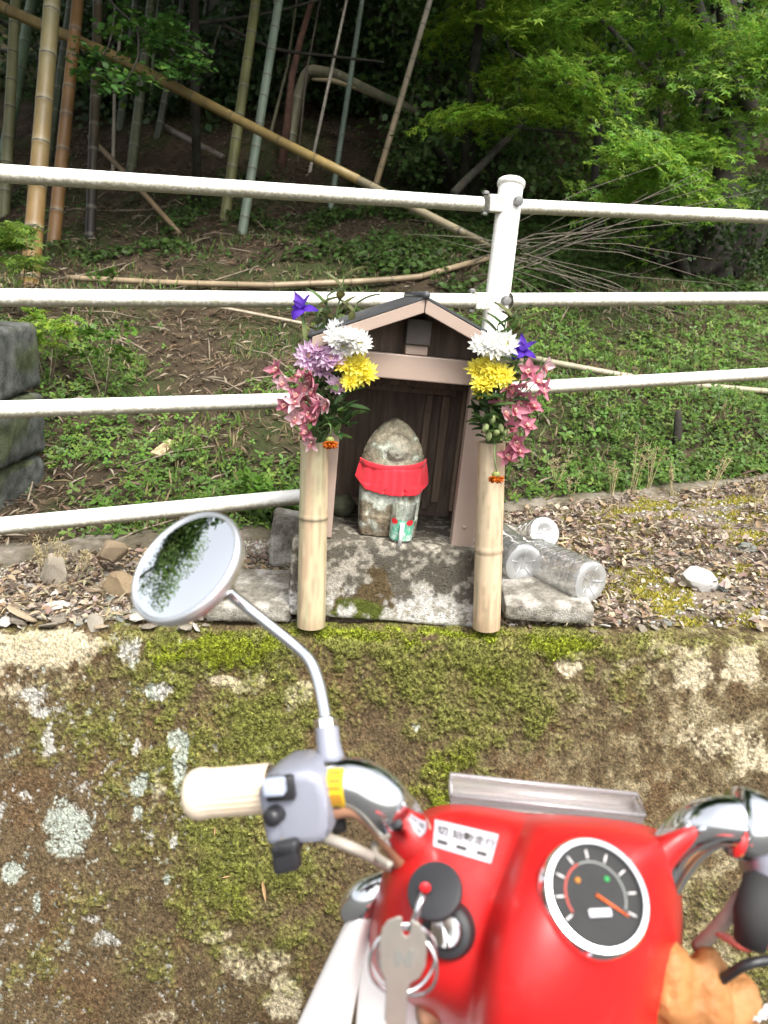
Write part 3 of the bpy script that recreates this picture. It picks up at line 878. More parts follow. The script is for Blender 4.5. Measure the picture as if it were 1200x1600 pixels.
# ---------------- glass cup with a white candle in it, dark bowl behind
def clear_mat(name, tint, milky, rough=.08, gain=.55, base=.05):
    m = bpy.data.materials.new(name); MATS[name] = m
    m.use_nodes = True
    nt = m.node_tree; N, L = nt.nodes, nt.links
    N.clear()
    out = N.new('ShaderNodeOutputMaterial')
    tr = N.new('ShaderNodeBsdfTransparent'); tr.inputs[0].default_value = (*tint, 1)
    gl = N.new('ShaderNodeBsdfGlossy'); gl.inputs['Roughness'].default_value = rough
    df = N.new('ShaderNodeBsdfTranslucent'); df.inputs[0].default_value = (.95, .96, .96, 1)
    di = N.new('ShaderNodeBsdfDiffuse'); di.inputs[0].default_value = (.95, .96, .96, 1)
    lw = N.new('ShaderNodeLayerWeight'); lw.inputs[0].default_value = .35
    mr = N.new('ShaderNodeMapRange'); mr.inputs[3].default_value = base; mr.inputs[4].default_value = gain
    L.new(lw.outputs['Facing'], mr.inputs[0])
    m0 = N.new('ShaderNodeMixShader'); m0.inputs[0].default_value = .5
    L.new(df.outputs[0], m0.inputs[1]); L.new(di.outputs[0], m0.inputs[2])
    m1 = N.new('ShaderNodeMixShader'); m1.inputs[0].default_value = milky
    L.new(tr.outputs[0], m1.inputs[1]); L.new(m0.outputs[0], m1.inputs[2])
    m2 = N.new('ShaderNodeMixShader')
    L.new(mr.outputs[0], m2.inputs[0]); L.new(m1.outputs[0], m2.inputs[1]); L.new(gl.outputs[0], m2.inputs[2])
    L.new(m2.outputs[0], out.inputs['Surface'])
    return m
M_glass = clear_mat('clear_glass', (.93, .96, .94), .10, .03, .75, .10)
M_pet = clear_mat('clear_plastic', (.95, .96, .955), .20, .06, .95, .10)
M_petb = clear_mat('milky_plastic', (.88, .90, .90), .42, .15, .6, .10)
CU = PY(625, 843, 1.535); CU.z = SB.z + .001
cup = thing('glass_cup', 'small clear glass cup with green and red print before the statue', 'cup', CU)
cup.rotation_euler = (0, rad(2.5), 0)
m = MB(); m.lathe([(.0225, .0), (.0245, .003), (.0262, .086), (.0268, .088), (.0255, .088), (.0248, .084), (.0232, .006), (.004, .005)], 32); m.build('glass', M_glass, cup)
M_pg = mat('green_print', color=(.10, .36, .24), rough=.4, var=.3, vscale=90, color2=(.42, .52, .46), c2scale=70, c2lo=.48, c2hi=.56)
MB().grid([[(rr * math.cos(t), rr * math.sin(t), h) for t in np.linspace(rad(-90), rad(270), 48)] for rr, h in ((.0250, .006), (.0258, .052))]).build('print', M_pg, cup)
M_red = mat('red_print', color=(.62, .02, .03), rough=.4)
for a in (-134, -52):
    V, F = [], []
    for k in range(13):
        th, r = 2 * math.pi * k / 12, 0 if k == 12 else 1
        aa = rad(a) + r * .36 * math.cos(th); z = .048 + r * .0062 * math.sin(th)
        V.append((.0268 * math.cos(aa), .0268 * math.sin(aa), z))
    F = [(12, k, (k + 1) % 12) for k in range(12)]
    m = MB(); m.add(V, F); m.build('red_dot', M_red, cup)
M_wax = mat('white_wax', color=(.8, .8, .78), rough=.5)
candle = MB().tube([(CU.x - .001, CU.y - .032, CU.z - .002), (CU.x + .002, CU.y - .031, CU.z + .048)], .0042, 14).build('white_candle', M_wax)
tag(candle, 'thin white candle standing in front of the glass cup', 'candle')
BO = PY(531, 838, 1.70); BO.z = SB.z
bowl = MB().lathe([(.024, 0), (.031, .012), (.033, .024), (.030, .036), (.020, .046), (.008, .049), (.001, .0495)], 28).build('round_stone', mat('dark_stone', color=(.07, .075, .045), rough=.9, var=.4, vscale=60, bump=.6, bscale=150))
bowl.location = BO
tag(bowl, 'small dark round stone inside the shrine left of the statue', 'stone')

# ================================================================== BAMBOO VASES
def vase(bot, topp, r, node_h, label, seed, slant):
    B, T = Vector(bot), Vector(topp)
    e = thing('bamboo_vase', label, 'vase', B, 'bamboo flower vases before the shrine')
    ax = T - B; L = ax.length; ax.normalize()
    n, k = 90, 32
    u = (Vector((1, 0, 0)) - ax * ax.x).normalized(); v = ax.cross(u)
    V, F, TH, TT_, CM = [], [], [], [], []
    def ring(t, rr, cmul, sl):
        for j in range(k):
            th = 2 * math.pi * j / k
            V.append(ax * (t * L + sl * math.cos(th - 1.0)) + (u * math.cos(th) + v * math.sin(th)) * rr)
            TH.append(th); TT_.append(t); CM.append(cmul)
    ts = list(np.linspace(0, 1, n))
    for t in ts:
        d = (t * L - node_h)
        rr = r * (1.06 - .06 * t) + .0022 * math.exp(-(d / .004) ** 2) - .0012 * math.exp(-((d + .004) / .0018) ** 2)
        ring(t, rr, .35 if abs(d + .003) < .0022 else (.8 if abs(d) < .006 else 1), slant * float(sstep(.9, 1, t)))
    ring(1, r * .84, .9, slant)
    for t in (1 - .05 / L, node_h / L + .02): ring(t, r * .83, .55, slant if t > .9 else 0)
    N_ = n + 3
    for i in range(N_ - 1):
        for j in range(k):
            j2 = (j + 1) % k
            F.append((i * k + j, i * k + j2, (i + 1) * k + j2, (i + 1) * k + j))
    F.append(tuple((N_ - 1) * k + j for j in range(k))); F.append(tuple(range(k))[::-1])
    th, t = np.array(TH), np.array(TT_)
    g, g2 = fbm(th * 2.8, t * 4, seed, 7, 3), fbm(np.cos(th) * 2 + 5, np.sin(th) * 2, t * 2.2 + seed, 9, 4)
    C = np.array([[.52, .43, .27] if seed == 1 else [.56, .41, .26]]) * (.68 + .6 * g)[:, None]
    C = mixc(C, [.40, .36, .22] if seed == 1 else [.52, .42, .28], sstep(.45, .65, g2))
    g3 = fbm(th * 7, t * 5, seed, 19, 5)
    C = mixc(C, [.26, .21, .13], .65 * sstep(.54, .68, g3))
    C = mixc(C, [.30, .22, .13], .6 * sstep(.10, .0, t + (g2 - .5) * .12))
    C = mixc(C, [.36, .23, .15], .6 * sstep(.58, .72, g)) * np.array(CM)[:, None]
    m = MB(); m.add(V, F, [tuple(q) for q in C]); m.build('culm', mat('dry_bamboo', attr=True, rough=.55, var=.12, vscale=30, stretch=(4, 4, .4), bump=.1, bscale=150), e, sharp=50)
    m = MB(); m.tube([ax * (node_h - .001), ax * (node_h + .002)], r * 1.045, 32, True, (.14, .10, .06)); m.build('node_ring', M_bamboo, e)
    return e
YV = 1.474
VL0, VL1 = PY(486, 977, YV), PY(492, 688, YV + .02)
VR0, VR1 = PY(760, 980, YV), PY(768, 690, YV + .005)
RV = .0292
LV = (VL1 - VL0).length; LR = (VR1 - VR0).length
vase(VL0, VL1, RV, LV * .60, 'bamboo tube vase left of the shrine, node above its middle', 1, .002)
vase(VR0, VR1, RV * .96, LR * .44, 'bamboo tube vase right of the shrine, node below its middle', 2, .0)

# ================================================================== VEGETATION
def Hs(x, y): return float(H(x, y))
def cloud(n, c, rad3, flat=.0, shell=.0):
    """n random points in an ellipsoid"""
    d = RNG.normal(0, 1, (n, 3)); d /= np.linalg.norm(d, axis=1, keepdims=True)
    r = RNG.uniform(shell, 1, (n, 1)) ** (1 / 2.2)
    return np.asarray(c) + d * r * np.asarray(rad3)
def leafcols(n, base, var=.35, tip=None, ptip=.2):
    c = np.asarray(base)[None] * RNG.uniform(1 - var, 1 + var, (n, 1)) * RNG.uniform(.9, 1.1, (n, 3))
    if tip is not None:
        k = RNG.random(n) < ptip
        c[k] = np.asarray(tip) * RNG.uniform(.7, 1.2, (k.sum(), 1))
    return c
def upn(n, sp=.45):
    return np.stack([RNG.normal(0, sp, n), RNG.normal(0, sp, n), np.ones(n)], -1)

def bez(pts, n=24):
    """smooth path through points"""
    pts = [Vector(p) for p in pts]; out = []
    Q = [pts[0]] + pts + [pts[-1]]
    for i in range(1, len(Q) - 2):
        for t in np.linspace(0, 1, max(2, n // (len(pts) - 1)), endpoint=False):
            a, b, c, d = Q[i - 1:i + 3]
            out.append(.5 * ((2 * b) + (c - a) * t + (2 * a - 5 * b + 4 * c - d) * t * t + (3 * b - a - 3 * c + d) * t ** 3))
    return out + [pts[-1]]
# ---------------- bamboo
def culm_mesh(name, pts, r0, r1, parent, cbase, spacing, seed, cnode=(.30, .30, .22), clow=None, k=12):
    pts = [Vector(p) for p in pts]
    # resample the path
    seg = [0]
    for a, b in zip(pts[:-1], pts[1:]): seg.append(seg[-1] + (b - a).length)
    Ltot = seg[-1]
    def at(s):
        for i in range(len(pts) - 1):
            if s <= seg[i + 1] + 1e-9:
                t = (s - seg[i]) / (seg[i + 1] - seg[i])
                return pts[i].lerp(pts[i + 1], t)
        return pts[-1]
    ss, rr, cc = [], [], []
    s = spacing * .4
    def put(x, m, c):
        if 0 <= x <= Ltot:
            ss.append(x); rr.append((r0 + (r1 - r0) * x / Ltot) * m); cc.append(c)
    rnd = random.Random(seed)
    put(0, 1, cbase)
    while s < Ltot:
        rl = r0 + (r1 - r0) * s / Ltot
        t = rnd.uniform(.8, 1.2)
        cb = tuple(x * t for x in cbase)
        if clow is not None:
            f = max(0, 1 - s / (Ltot * clow[1])); cb = tuple(a + (b - a) * f for a, b in zip(cb, clow[0]))
        cn = tuple(.55 * a + .45 * b for a, b in zip(cb, cnode))
        put(s - rl * .9, .985, cb); put(s - rl * .14, 1.0, cb); put(s - rl * .07, 1.05, cn)
        put(s, 1.0, (.03, .026, .018)); put(s + rl * .10, 1.03, (.04, .035, .025)); put(s + rl * .18, 1.02, cn); put(s + rl * .8, .985, cb)
        s += spacing * rnd.uniform(.85, 1.15)
    put(Ltot, 1, cbase)
    m = MB(); m.tube([at(x) for x in ss], rr, k, True, cc)
    return m.build(name, M_bamboo, parent)
BAM = [  # base px, top px, width px, depth (None: from the ground), colour, low colour, label
    ((44, 446), (82, 0), 28, None, (.145, .140, .068), ((.19, .105, .035), .35), 'thick olive bamboo culm with an orange foot at the left edge of the grove'),
    ((80, 392), (122, 0), 20, None, (.16, .085, .030), None, 'orange brown bamboo culm next to the thick olive one'),
    ((3, 252), (50, 0), 18, None, (.10, .15, .085), None, 'green bamboo culm at the far left above the top rail'),
    ((-8, 150), (26, -30), 17, 5.4, (.17, .17, .08), None, 'olive bamboo culm cut off by the left picture edge'),
    ((70, 262), (108, 20), 13, 6.4, (.055, .07, .04), None, 'dark bamboo culm behind the thick olive one'),
    ((140, 372), (152, 60), 16, None, (.11, .08, .035), ((.015, .013, .012), .5), 'bamboo culm with a blackened foot left of the leafy branch'),
    ((184, 225), (206, 60), 13, 7.0, (.06, .075, .045), None, 'shaded bamboo culm just under the leafy branch'),
    ((203, 268), (232, 40), 15, None, (.085, .095, .05), None, 'dull green bamboo culm beside the long fallen pole'),
    ((242, 232), (276, 60), 12, 6.8, (.05, .055, .035), None, 'dark slim bamboo culm right of the leafy branch'),
    ((349, 264), (400, 0), 17, 5.0, (.15, .15, .055), None, 'olive bamboo culm leaning right behind the fallen pole'),
    ((376, 282), (436, 0), 15, 4.8, (.15, .19, .14), None, 'grey green bamboo culm leaning right, crossing the fallen pole'),
    ((518, 240), (566, 0), 9, 5.6, (.12, .16, .12), None, 'thin grey green bamboo culm right of the bent broken one'),
    ((580, 192), (672, 0), 10, 5.4, (.42, .38, .30), ((.30, .20, .08), .3), 'pale dead bamboo culm leaning to the right'),
    ((484, 172), (546, -20), 5, 6.2, (.42, .38, .32), None, 'very thin whitish dead culm in the middle of the grove'),
    ((330, 190), (352, 30), 10, 8.0, (.05, .06, .035), None, 'dark distant culm between the leafy branch and the olive one'),
    ((300, 205), (318, 40), 9, 8.4, (.045, .05, .03), None, 'slim dark distant culm right of the leafy branch'),
    ((612, 170), (640, 10), 8, 8.0, (.06, .07, .05), None, 'dark distant culm left of the pale dead one')]
for i, (b, t, wpx, z, cb, cl, lab) in enumerate(BAM):
    if z is None:
        B = G(*b)
        z = (B - CAM_P).dot(ray(600, 800).normalized())
    else:
        B = P(b[0], b[1], z); B.z = max(Hs(B.x, B.y) - .05, B.z - 1.5) if Hs(B.x, B.y) < B.z else Hs(B.x, B.y) - .05
    B = B - Vector((0, 0, .06))
    T = P(t[0], t[1], z * 1.01 + .05)
    dr = (T - B)
    T2 = B + dr.normalized() * 7.0 + Vector((dr.x * .3, -.2, 0))
    mid = [B + dr * f for f in (0, .35, .7, 1.0)] + [B.lerp(T2, .6) * .5 + (B + dr * 1.25) * .5 if dr.length < 5 else T2]
    path = [B, B + dr * .5, T, T + dr.normalized() * 1.5 + Vector((0, -.1, 0)), T + dr.normalized() * 4 + Vector((0, -.5, 0))]
    r = wpx / 2 / FPX * z
    e = thing('bamboo', lab, 'bamboo', B, 'standing bamboo of the grove')
    loc = [p - B for p in path]
    culm_mesh('culm', loc, r * 1.05, r * .55, e, cb, max(.13, r * 5.2), i, (.26, .25, .19), cl)
    # leafy top above the picture
    n = 380
    top = loc[-1]
    pos = cloud(n, top + Vector((0, -.3, -.3)), (1.1, 1.2, 1.3))
    scatter('crown', LEAF_BLADE, pos, RNG.normal(0, 1, (n, 3)), RNG.uniform(0, 6.3, n), RNG.uniform(.25, .5, n), leafcols(n, (.06, .10, .025)), M_leaf, e)

def fallen(pxs, w0, w1, lab, cb, spacing, seed, cnode=(.2, .17, .1)):
    pts = [P(*q) for q in pxs]
    zs = pxs[0][2], pxs[-1][2]
    e = thing('fallen_bamboo', lab, 'bamboo', pts[0], 'fallen bamboo poles on the slope')
    culm_mesh('culm', [p - pts[0] for p in pts], w0 / 2 / FPX * zs[0], w1 / 2 / FPX * zs[1], e, cb, spacing, seed, cnode, k=12)
    return e
def gz(px, py, up=.02):
    p = G(px, py); return (px, py, (p - CAM_P).dot(CAM_R @ Vector((0, 0, -1))) - up)
fallen([(-60, -20, 5.0), (30, 24, 4.9), (200, 98, 4.6), (420, 212, 4.2), (560, 281, 3.9)], 18, 14, 'long golden fallen bamboo pole slanting across the upper left', (.215, .155, .058), .34, 31)
fallen([(556, 279, 3.92), (640, 322, 3.75), (720, 362, 3.6), gz(772, 390)], 13, 8, 'weathered grey tip of fallen bamboo ending behind the fence post', (.20, .17, .11), .30, 32)
fallen([gz(140, 214), (200, 275, 5.0), gz(282, 366)], 8, 8, 'thin brown fallen cane slanting below the golden pole', (.20, .14, .08), .4, 33)
fallen([gz(105, 434, .08), gz(260, 442, .08), gz(420, 446, .08), gz(560, 440, .08), gz(650, 434, .08), gz(764, 403, .08)], 9, 9, 'grey brown bamboo lying along the bank just above the second rail', (.25, .19, .12), .22, 34)
fallen([gz(822, 558, .16), gz(930, 580, .15), gz(1060, 600, .14), gz(1230, 614, .12)], 10, 9, 'grey weathered bamboo lying on the green bank at the third rail', (.34, .30, .21), .3, 35)
fallen([gz(330, 478, .1), gz(400, 490, .1), gz(476, 506, .1)], 5, 5, 'thin pale stick of bamboo left of the purple iris', (.36, .30, .22), .3, 36)
fallen([gz(250, 195), gz(300, 222), gz(348, 246)], 11, 11, 'short dark fallen log in the shade of the grove', (.12, .10, .08), .5, 37)
fallen([gz(640, 330, .1), gz(760, 385, .1), gz(880, 440)], 7, 6, 'slender grey fallen cane under the dry brushwood', (.24, .20, .14), .25, 38)
# broken bent bamboo: stump, split arch and hanging end
bz = gz(452, 235)[2]
bp = [P(452, 235, bz), P(458, 190, bz), P(466, 150, bz), P(474, 122, bz - .02), P(490, 110, bz - .05), P(515, 112, bz - .1), P(560, 134, bz - .2), P(630, 165, bz - .4), P(705, 192, bz - .6), P(740, 203, bz - .7)]
e = thing('bent_bamboo', 'broken grey bamboo bent over in an arch in the grove', 'bamboo', bp[0])
culm_mesh('culm', [p - bp[0] for p in bez(bp, 45)], 10.0 / FPX * bz, 5 / FPX * bz, e, (.17, .16, .10), .3, 40)
MB().tube([p - bp[0] for p in (P(488, 124, bz - .08), P(520, 126, bz - .12), P(560, 138, bz - .21), P(600, 156, bz - .33))], [.010, .022, .022, .012], 8, True, (.40, .33, .20)).build('split_half', M_bamboo, e)
dz_ = gz(438, 262)[2]
dp = [P(438, 262, dz_) - Vector((0, 0, .05)), P(448, 200, dz_), P(456, 120, dz_), P(470, 60, dz_), P(488, 0, dz_), P(500, -200, dz_)]
e = thing('dead_trunk', 'slender reddish brown dead tree trunk in the grove', 'trunk', dp[0])
MB().tube([p - dp[0] for p in dp], [.04, .035, .03, .027, .024, .02], 9).build('trunk', mat('red_bark', color=(.085, .042, .028), rough=.9, var=.5, vscale=20, bump=.8, bscale=50), e)
# short blackened stumps on the bank
for (b, t, wd, lab) in (((1058, 700), (1060, 640), 13, 'black rotten stump standing in the green bank at the right'), ((692, 250), (704, 185), 12, 'dark broken stump below the arched bamboo tip'),
                        ((744, 300), (747, 262), 8, 'small pale stump just above the fence post')):
    q = gz(*b, up=0); B, T = P(*q), P(t[0], t[1], q[2])
    e = thing('stump', lab, 'stump', B)
    r = wd / 2 / FPX * q[2]
    MB().tube([Vector((0, 0, -.05)), (T - B) * .4, (T - B) * .8, (T - B)], [r * 1.2, r, r * .9, r * .5], 9).build('trunk', M_bark, e)

# ---------------- trees
def limb(m, pxs, w0, w1):
    pts = [P(*q) for q in pxs]
    path = bez(pts)
    n = len(path)
    r = [(w0 + (w1 - w0) * i / (n - 1)) / 2 / FPX * pxs[0][2] for i in range(n)]
    path = [p + Vector((random.uniform(-1, 1), random.uniform(-1, 1), 0)) * r[i] * .12 for i, p in enumerate(path)]
    m.tube(path, r, 10)
    return path
def sprays(centres, R, per, size, thick=.06, tiltv=.25, maxn=None):
    pos, nor = [], []
    for c in centres:
        k = int(per * RNG.uniform(.6, 1.3))
        nrm = np.array([RNG.normal(0, tiltv), RNG.normal(-.1, tiltv), 1.0]); nrm /= np.linalg.norm(nrm)
        rr = R * RNG.uniform(.6, 1.35)
        d = cloud(k, (0, 0, 0), (rr, rr, thick))
        # lean the disc
        d[:, 2] += -(d[:, 0] * nrm[0] + d[:, 1] * nrm[1]) / nrm[2] - .25 * (d[:, 0] ** 2 + d[:, 1] ** 2) / rr
        pos.append(np.asarray(c) + d)
        nor.append(nrm + RNG.normal(0, .28, (k, 3)))
    pos, nor = np.vstack(pos), np.vstack(nor)
    n = len(pos)
    return pos, nor, RNG.uniform(0, 6.3, n), RNG.uniform(size * .65, size * 1.25, n)
def px_cloud(n, x0, x1, y0, y1, z0, z1, dens=None):
    out = []
    while len(out) < n:
        x, y, z = random.uniform(x0, x1), random.uniform(y0, y1), random.uniform(z0, z1)
        if dens and random.random() > dens(x, y): continue
        p = P(x, y, z)
        if p.z > Hs(p.x, p.y) + .12: out.append(p)
    return out

# big maple at the right
MZ = gz(1120, 428)[2]
mt = P(1120, 428, MZ)
maple = thing('maple_tree', 'large green maple with forked dark trunk at the right', 'tree', (0, 0, 0))
m = MB()
limb(m, [(1112, 445, MZ), (1118, 400, MZ), (1132, 300, MZ), (1146, 180, MZ), (1142, 75, MZ), (1120, -120, MZ)], 62, 26)
m.build('trunk', M_bark, maple)
m = MB(); limb(m, [(1125, 432, MZ), (1150, 398, MZ), (1192, 345, MZ - .1), (1260, 260, MZ - .2), (1320, 60, MZ - .3)], 50, 30); m.build('trunk', M_bark, maple)
for pxs, w0, w1 in (([(1150, 210, MZ), (1175, 172, MZ - .1), (1135, 110, MZ - .2), (1100, 40, MZ - .3), (1075, -60, MZ - .4)], 26, 14),
                    ([(1146, 170, MZ), (1128, 138, MZ - .1), (1072, 96, MZ - .2), (1045, 50, MZ - .3), (1030, -20, MZ - .4)], 18, 9),
                    ([(1130, 140, MZ - .1), (1070, 146, MZ - .2), (1018, 121, MZ - .3), (982, 76, MZ - .4), (940, 30, MZ - .5)], 15, 6),
                    ([(1150, 180, MZ), (1190, 130, MZ + .1), (1230, 60, MZ + .1)], 14, 8),
                    ([(1018, 121, MZ - .3), (1000, 160, MZ - .4), (960, 190, MZ - .5)], 6, 3)):
    m = MB(); limb(m, pxs, w0, w1); m.build('branch', M_bark, maple)
def md(x, y):
    d = 1.0
    if 890 < x < 1090 and 175 < y < 300: d = .28
    if x < 900 and y > 150: d = .12
    if x > 1085 and y > 180: d = .15
    return d
cen = px_cloud(44, 850, 1260, -40, 330, 3.9, 5.6, md) + px_cloud(12, 980, 1085, 215, 325, 3.6, 4.3) + px_cloud(8, 1160, 1260, 30, 170, 3.6, 4.6)
ps, nr_, sp_, sz_ = sprays(cen, .30, 130, .050, .045, .3)
n = len(ps)
scatter('crown', LEAF_MAPLE, ps, nr_, sp_, sz_, leafcols(n, (.125, .25, .03), .4, (.26, .39, .05), .28), M_leaf, maple)
# the part of the crown overhead, above the picture
n = 900
pos = np.vstack([cloud(n // 2, (2.4, 4.4, 5.4), (2.2, 2.0, .9)), cloud(n // 2, (1.2, 5.2, 5.6), (2.4, 1.8, .9))])
scatter('crown_top', LEAF_OVAL, pos, upn(n, .5), RNG.uniform(0, 6.3, n), RNG.uniform(.12, .2, n), leafcols(n, (.06, .13, .02)), M_leaf, maple)
# young maple lit yellow green in the middle
YZ = gz(812, 318)[2]
ym = thing('maple_sapling', 'young maple with bright yellow green sprays above the fence post', 'tree', (0, 0, 0))
m = MB(); limb(m, [(708, 302, 4.6), (760, 250, 4.8), (816, 194, 5.0), (870, 140, 5.2), (922, 80, 5.4), (960, 20, 5.5)], 13, 7); m.build('trunk', M_bark, ym)
for pxs in ([(816, 194, 5.0), (808, 120, 5.1), (790, 60, 5.2)], [(870, 140, 5.2), (830, 100, 5.0), (800, 80, 4.9)], [(816, 200, 5.0), (880, 206, 4.9), (990, 216, 4.8)]):
    m = MB(); limb(m, pxs, 5, 3); m.build('branch', M_bark, ym)
cen = px_cloud(26, 755, 960, 5, 165, 4.7, 5.6) + px_cloud(7, 690, 860, 150, 200, 4.4, 5.0) + px_cloud(10, 690, 830, -30, 60, 5.2, 6.2)
ps, nr_, sp_, sz_ = sprays(cen, .24, 120, .048, .04, .3)
n = len(ps)
scatter('crown', LEAF_MAPLE, ps, nr_, sp_, sz_, leafcols(n, (.19, .34, .035), .4, (.33, .46, .05), .3), M_leaf, ym)
# slim trunks
for pxs, w0, w1, lab, cl in (([(926, 312, 5.2), (932, 240, 5.2), (937, 180, 5.2), (945, 60, 5.2), (950, -100, 5.2)], 14, 9, 'slim black tree trunk below the maple branches', (.02, .018, .015)),
                             ([(712, 212, 6.4), (716, 150, 6.4), (720, 90, 6.4), (724, -60, 6.4)], 10, 7, 'slim dark trunk behind the young maple', (.03, .028, .022)),
                             ([(808, 168, 6.2), (804, 120, 6.2), (800, 80, 6.2), (790, -60, 6.2)], 8, 5, 'slim pale grey trunk among the yellow green leaves', (.20, .18, .14)),
                             ([(1105, 160, 6.8), (1110, 100, 6.8), (1120, -60, 6.8)], 14, 10, 'dark trunk far behind the large maple', (.03, .026, .02)),
                             ([(1028, 300, 5.6), (1030, 260, 5.6), (1034, 120, 5.6), (1038, -60, 5.6)], 9, 6, 'thin dark trunk close to the large maple', (.025, .02, .016)),
                             ([(730, 200, 7.4), (738, 100, 7.4), (745, -60, 7.4)], 9, 6, 'dim trunk deep in the wood above the arched bamboo', (.04, .035, .028)),
                             ([(665, 150, 8.0), (668, 60, 8.0), (672, -60, 8.0)], 12, 10, 'dim trunk deep in the wood beside the pale dead culm', (.035, .03, .025)),
                             ([(540, 120, 8.6), (545, 40, 8.6), (548, -80, 8.6)], 14, 11, 'dim distant trunk in the darkest part of the wood', (.03, .027, .022))):
    b = P(*pxs[0]); gb_ = Vector((b.x, b.y, Hs(b.x, b.y) - .08))
    e = thing('slim_tree', lab, 'tree', (0, 0, 0), 'slim trunks in the wood')
    pts = [gb_] + [P(*q) for q in pxs]
    zz_ = pxs[0][2]
    path = bez(pts, 20)
    rr = [(w0 + (w1 - w0) * i / (len(path) - 1)) / 2 / FPX * zz_ for i in range(len(path))]
    mm_ = mat('trunk_%d' % int(cl[0] * 1000 + cl[2] * 100000), color=cl, rough=.9, var=.5, vscale=15, bump=.6, bscale=60)
    MB().tube(path, rr, 8).build('trunk', mm_, e)
    n = 900
    pos = cloud(n, pts[-1] + Vector((0, 0, 1.0)), (1.3, 1.3, .9))
    scatter('crown', LEAF_OVAL, pos, upn(n, .6), RNG.uniform(0, 6.3, n), RNG.uniform(.12, .2, n), leafcols(n, (.04, .08, .018)), M_leaf, e)

# evergreen shrubs and trees that close the view between the trunks
def shrub(lab, x0, x1, y0, y1, z0, z1, nsp, per, size, colr, R=.35, tmpl=LEAF_OVAL, tip=None, ptip=.1, thick=.16, tilt=.5, name='evergreen_shrub', grp='evergreen undergrowth of the wood'):
    e = thing(name, lab, 'shrub', (0, 0, 0), grp)
    cen = px_cloud(nsp, x0, x1, y0, y1, z0, z1)
    c0 = sum(cen, Vector()) / len(cen)
    base = Vector((c0.x, c0.y + .1, Hs(c0.x, c0.y + .1) - .05))
    m = MB()
    for c in random.sample(cen, min(len(cen), 9)):
        mid = base.lerp(c, .55) + Vector((random.uniform(-.08, .08), 0, .08))
        m.tube(bez([base, mid, c], 10), [.02 + .004 * k for k in range(11)][::-1][:len(bez([base, mid, c], 10))], 5)
    m.build('trunk', M_bark, e)
    ps, nr_, sp_, sz_ = sprays(cen, R, per, size, thick, tilt)
    n = len(ps)
    nr_ = nr_ + RNG.normal(0, .5, nr_.shape)
    scatter('crown', tmpl, ps, nr_, sp_, sz_, leafcols(n, colr, .45, tip, ptip), M_leaf, e)
shrub('dark glossy evergreen shrub behind the leaning culms', 280, 500, -60, 170, 6.8, 8.5, 34, 130, .075, (.05, .092, .03))
shrub('dark evergreen shrub above the arched bamboo', 480, 660, -60, 110, 7.0, 8.8, 26, 120, .075, (.055, .098, .032))
shrub('mid green broadleaf shrub left of the young maple', 640, 790, -40, 175, 5.6, 7.0, 28, 120, .06, (.085, .155, .04), tip=(.08, .13, .03))
shrub('dark evergreen mass behind the large maple', 860, 1240, -40, 210, 6.4, 8.2, 40, 130, .075, (.07, .135, .032))
shrub('low fern green shrub beneath the slim trunks', 640, 860, 180, 262, 5.2, 6.2, 26, 110, .05, (.09, .155, .045), thick=.1)
shrub('low green shrub beneath the large maple', 900, 1110, 200, 300, 5.4, 6.4, 32, 120, .05, (.13, .215, .05), thick=.1, tip=(.25, .35, .09))
shrub('dark undergrowth among the left bamboo', -40, 260, -40, 170, 7.0, 9.0, 30, 120, .08, (.046, .08, .027))
shrub('hazy green undergrowth behind the fallen golden pole', 320, 640, 110, 225, 7.2, 8.4, 26, 90, .05, (.07, .125, .04), R=.26, thick=.09)
shrub('hazy green undergrowth between the left culms', 60, 330, 110, 225, 7.0, 8.2, 20, 80, .05, (.055, .10, .034), R=.26, thick=.09)
for k in range(12):
    px_ = 60 + k * 52 + random.uniform(-18, 18); zc = random.uniform(6.0, 8.2); ln_ = random.uniform(10, 75)
    b = P(px_, 190, zc); b = Vector((b.x, b.y, Hs(b.x, b.y) - .05))
    t_ = P(px_ + ln_, -30, zc + .1)
    e = thing('thin_cane', 'thin dim cane leaning deep in the grove', 'cane', b, 'thin leaning canes deep in the grove')
    cv = random.choice(((.16, .15, .09), (.10, .12, .07), (.24, .21, .16), (.09, .07, .05)))
    culm_mesh('culm', [Vector(), (t_ - b) * .5 + Vector((random.uniform(-.05, .05), 0, 0)), t_ - b, (t_ - b) * 1.4], random.uniform(.008, .02), .008, e, cv, .25, 300 + k, k=8)
shrub('shaded bush under the maple trunk', 960, 1200, 330, 420, 4.4, 5.2, 16, 90, .035, (.035, .062, .02), R=.22, thick=.08)
for k in range(18):      # the wood behind, one tree after the other
    x = -9 + k * 1.3 + random.uniform(-.4, .4); y = 10.5 + random.uniform(-1.0, 2.0)
    g = Hs(x, y)
    e = thing('forest_tree', 'dark tree closing the wood at the back of the slope', 'tree', (x, y, g - .1), 'dark trees at the back of the wood')
    MB().tube([(0, 0, 0), (.05, 0, 2), (.1, 0, 5)], [.12, .1, .05], 8).build('trunk', M_bark, e)
    n = 2600
    pos = cloud(n, (0, 0, 2.8), (1.5, 1.2, 3.2))
    scatter('crown', LEAF_OVAL, pos, upn(n, .8), RNG.uniform(0, 6.3, n), RNG.uniform(.14, .24, n), leafcols(n, (.05, .09, .03), .5), M_leaf, e)
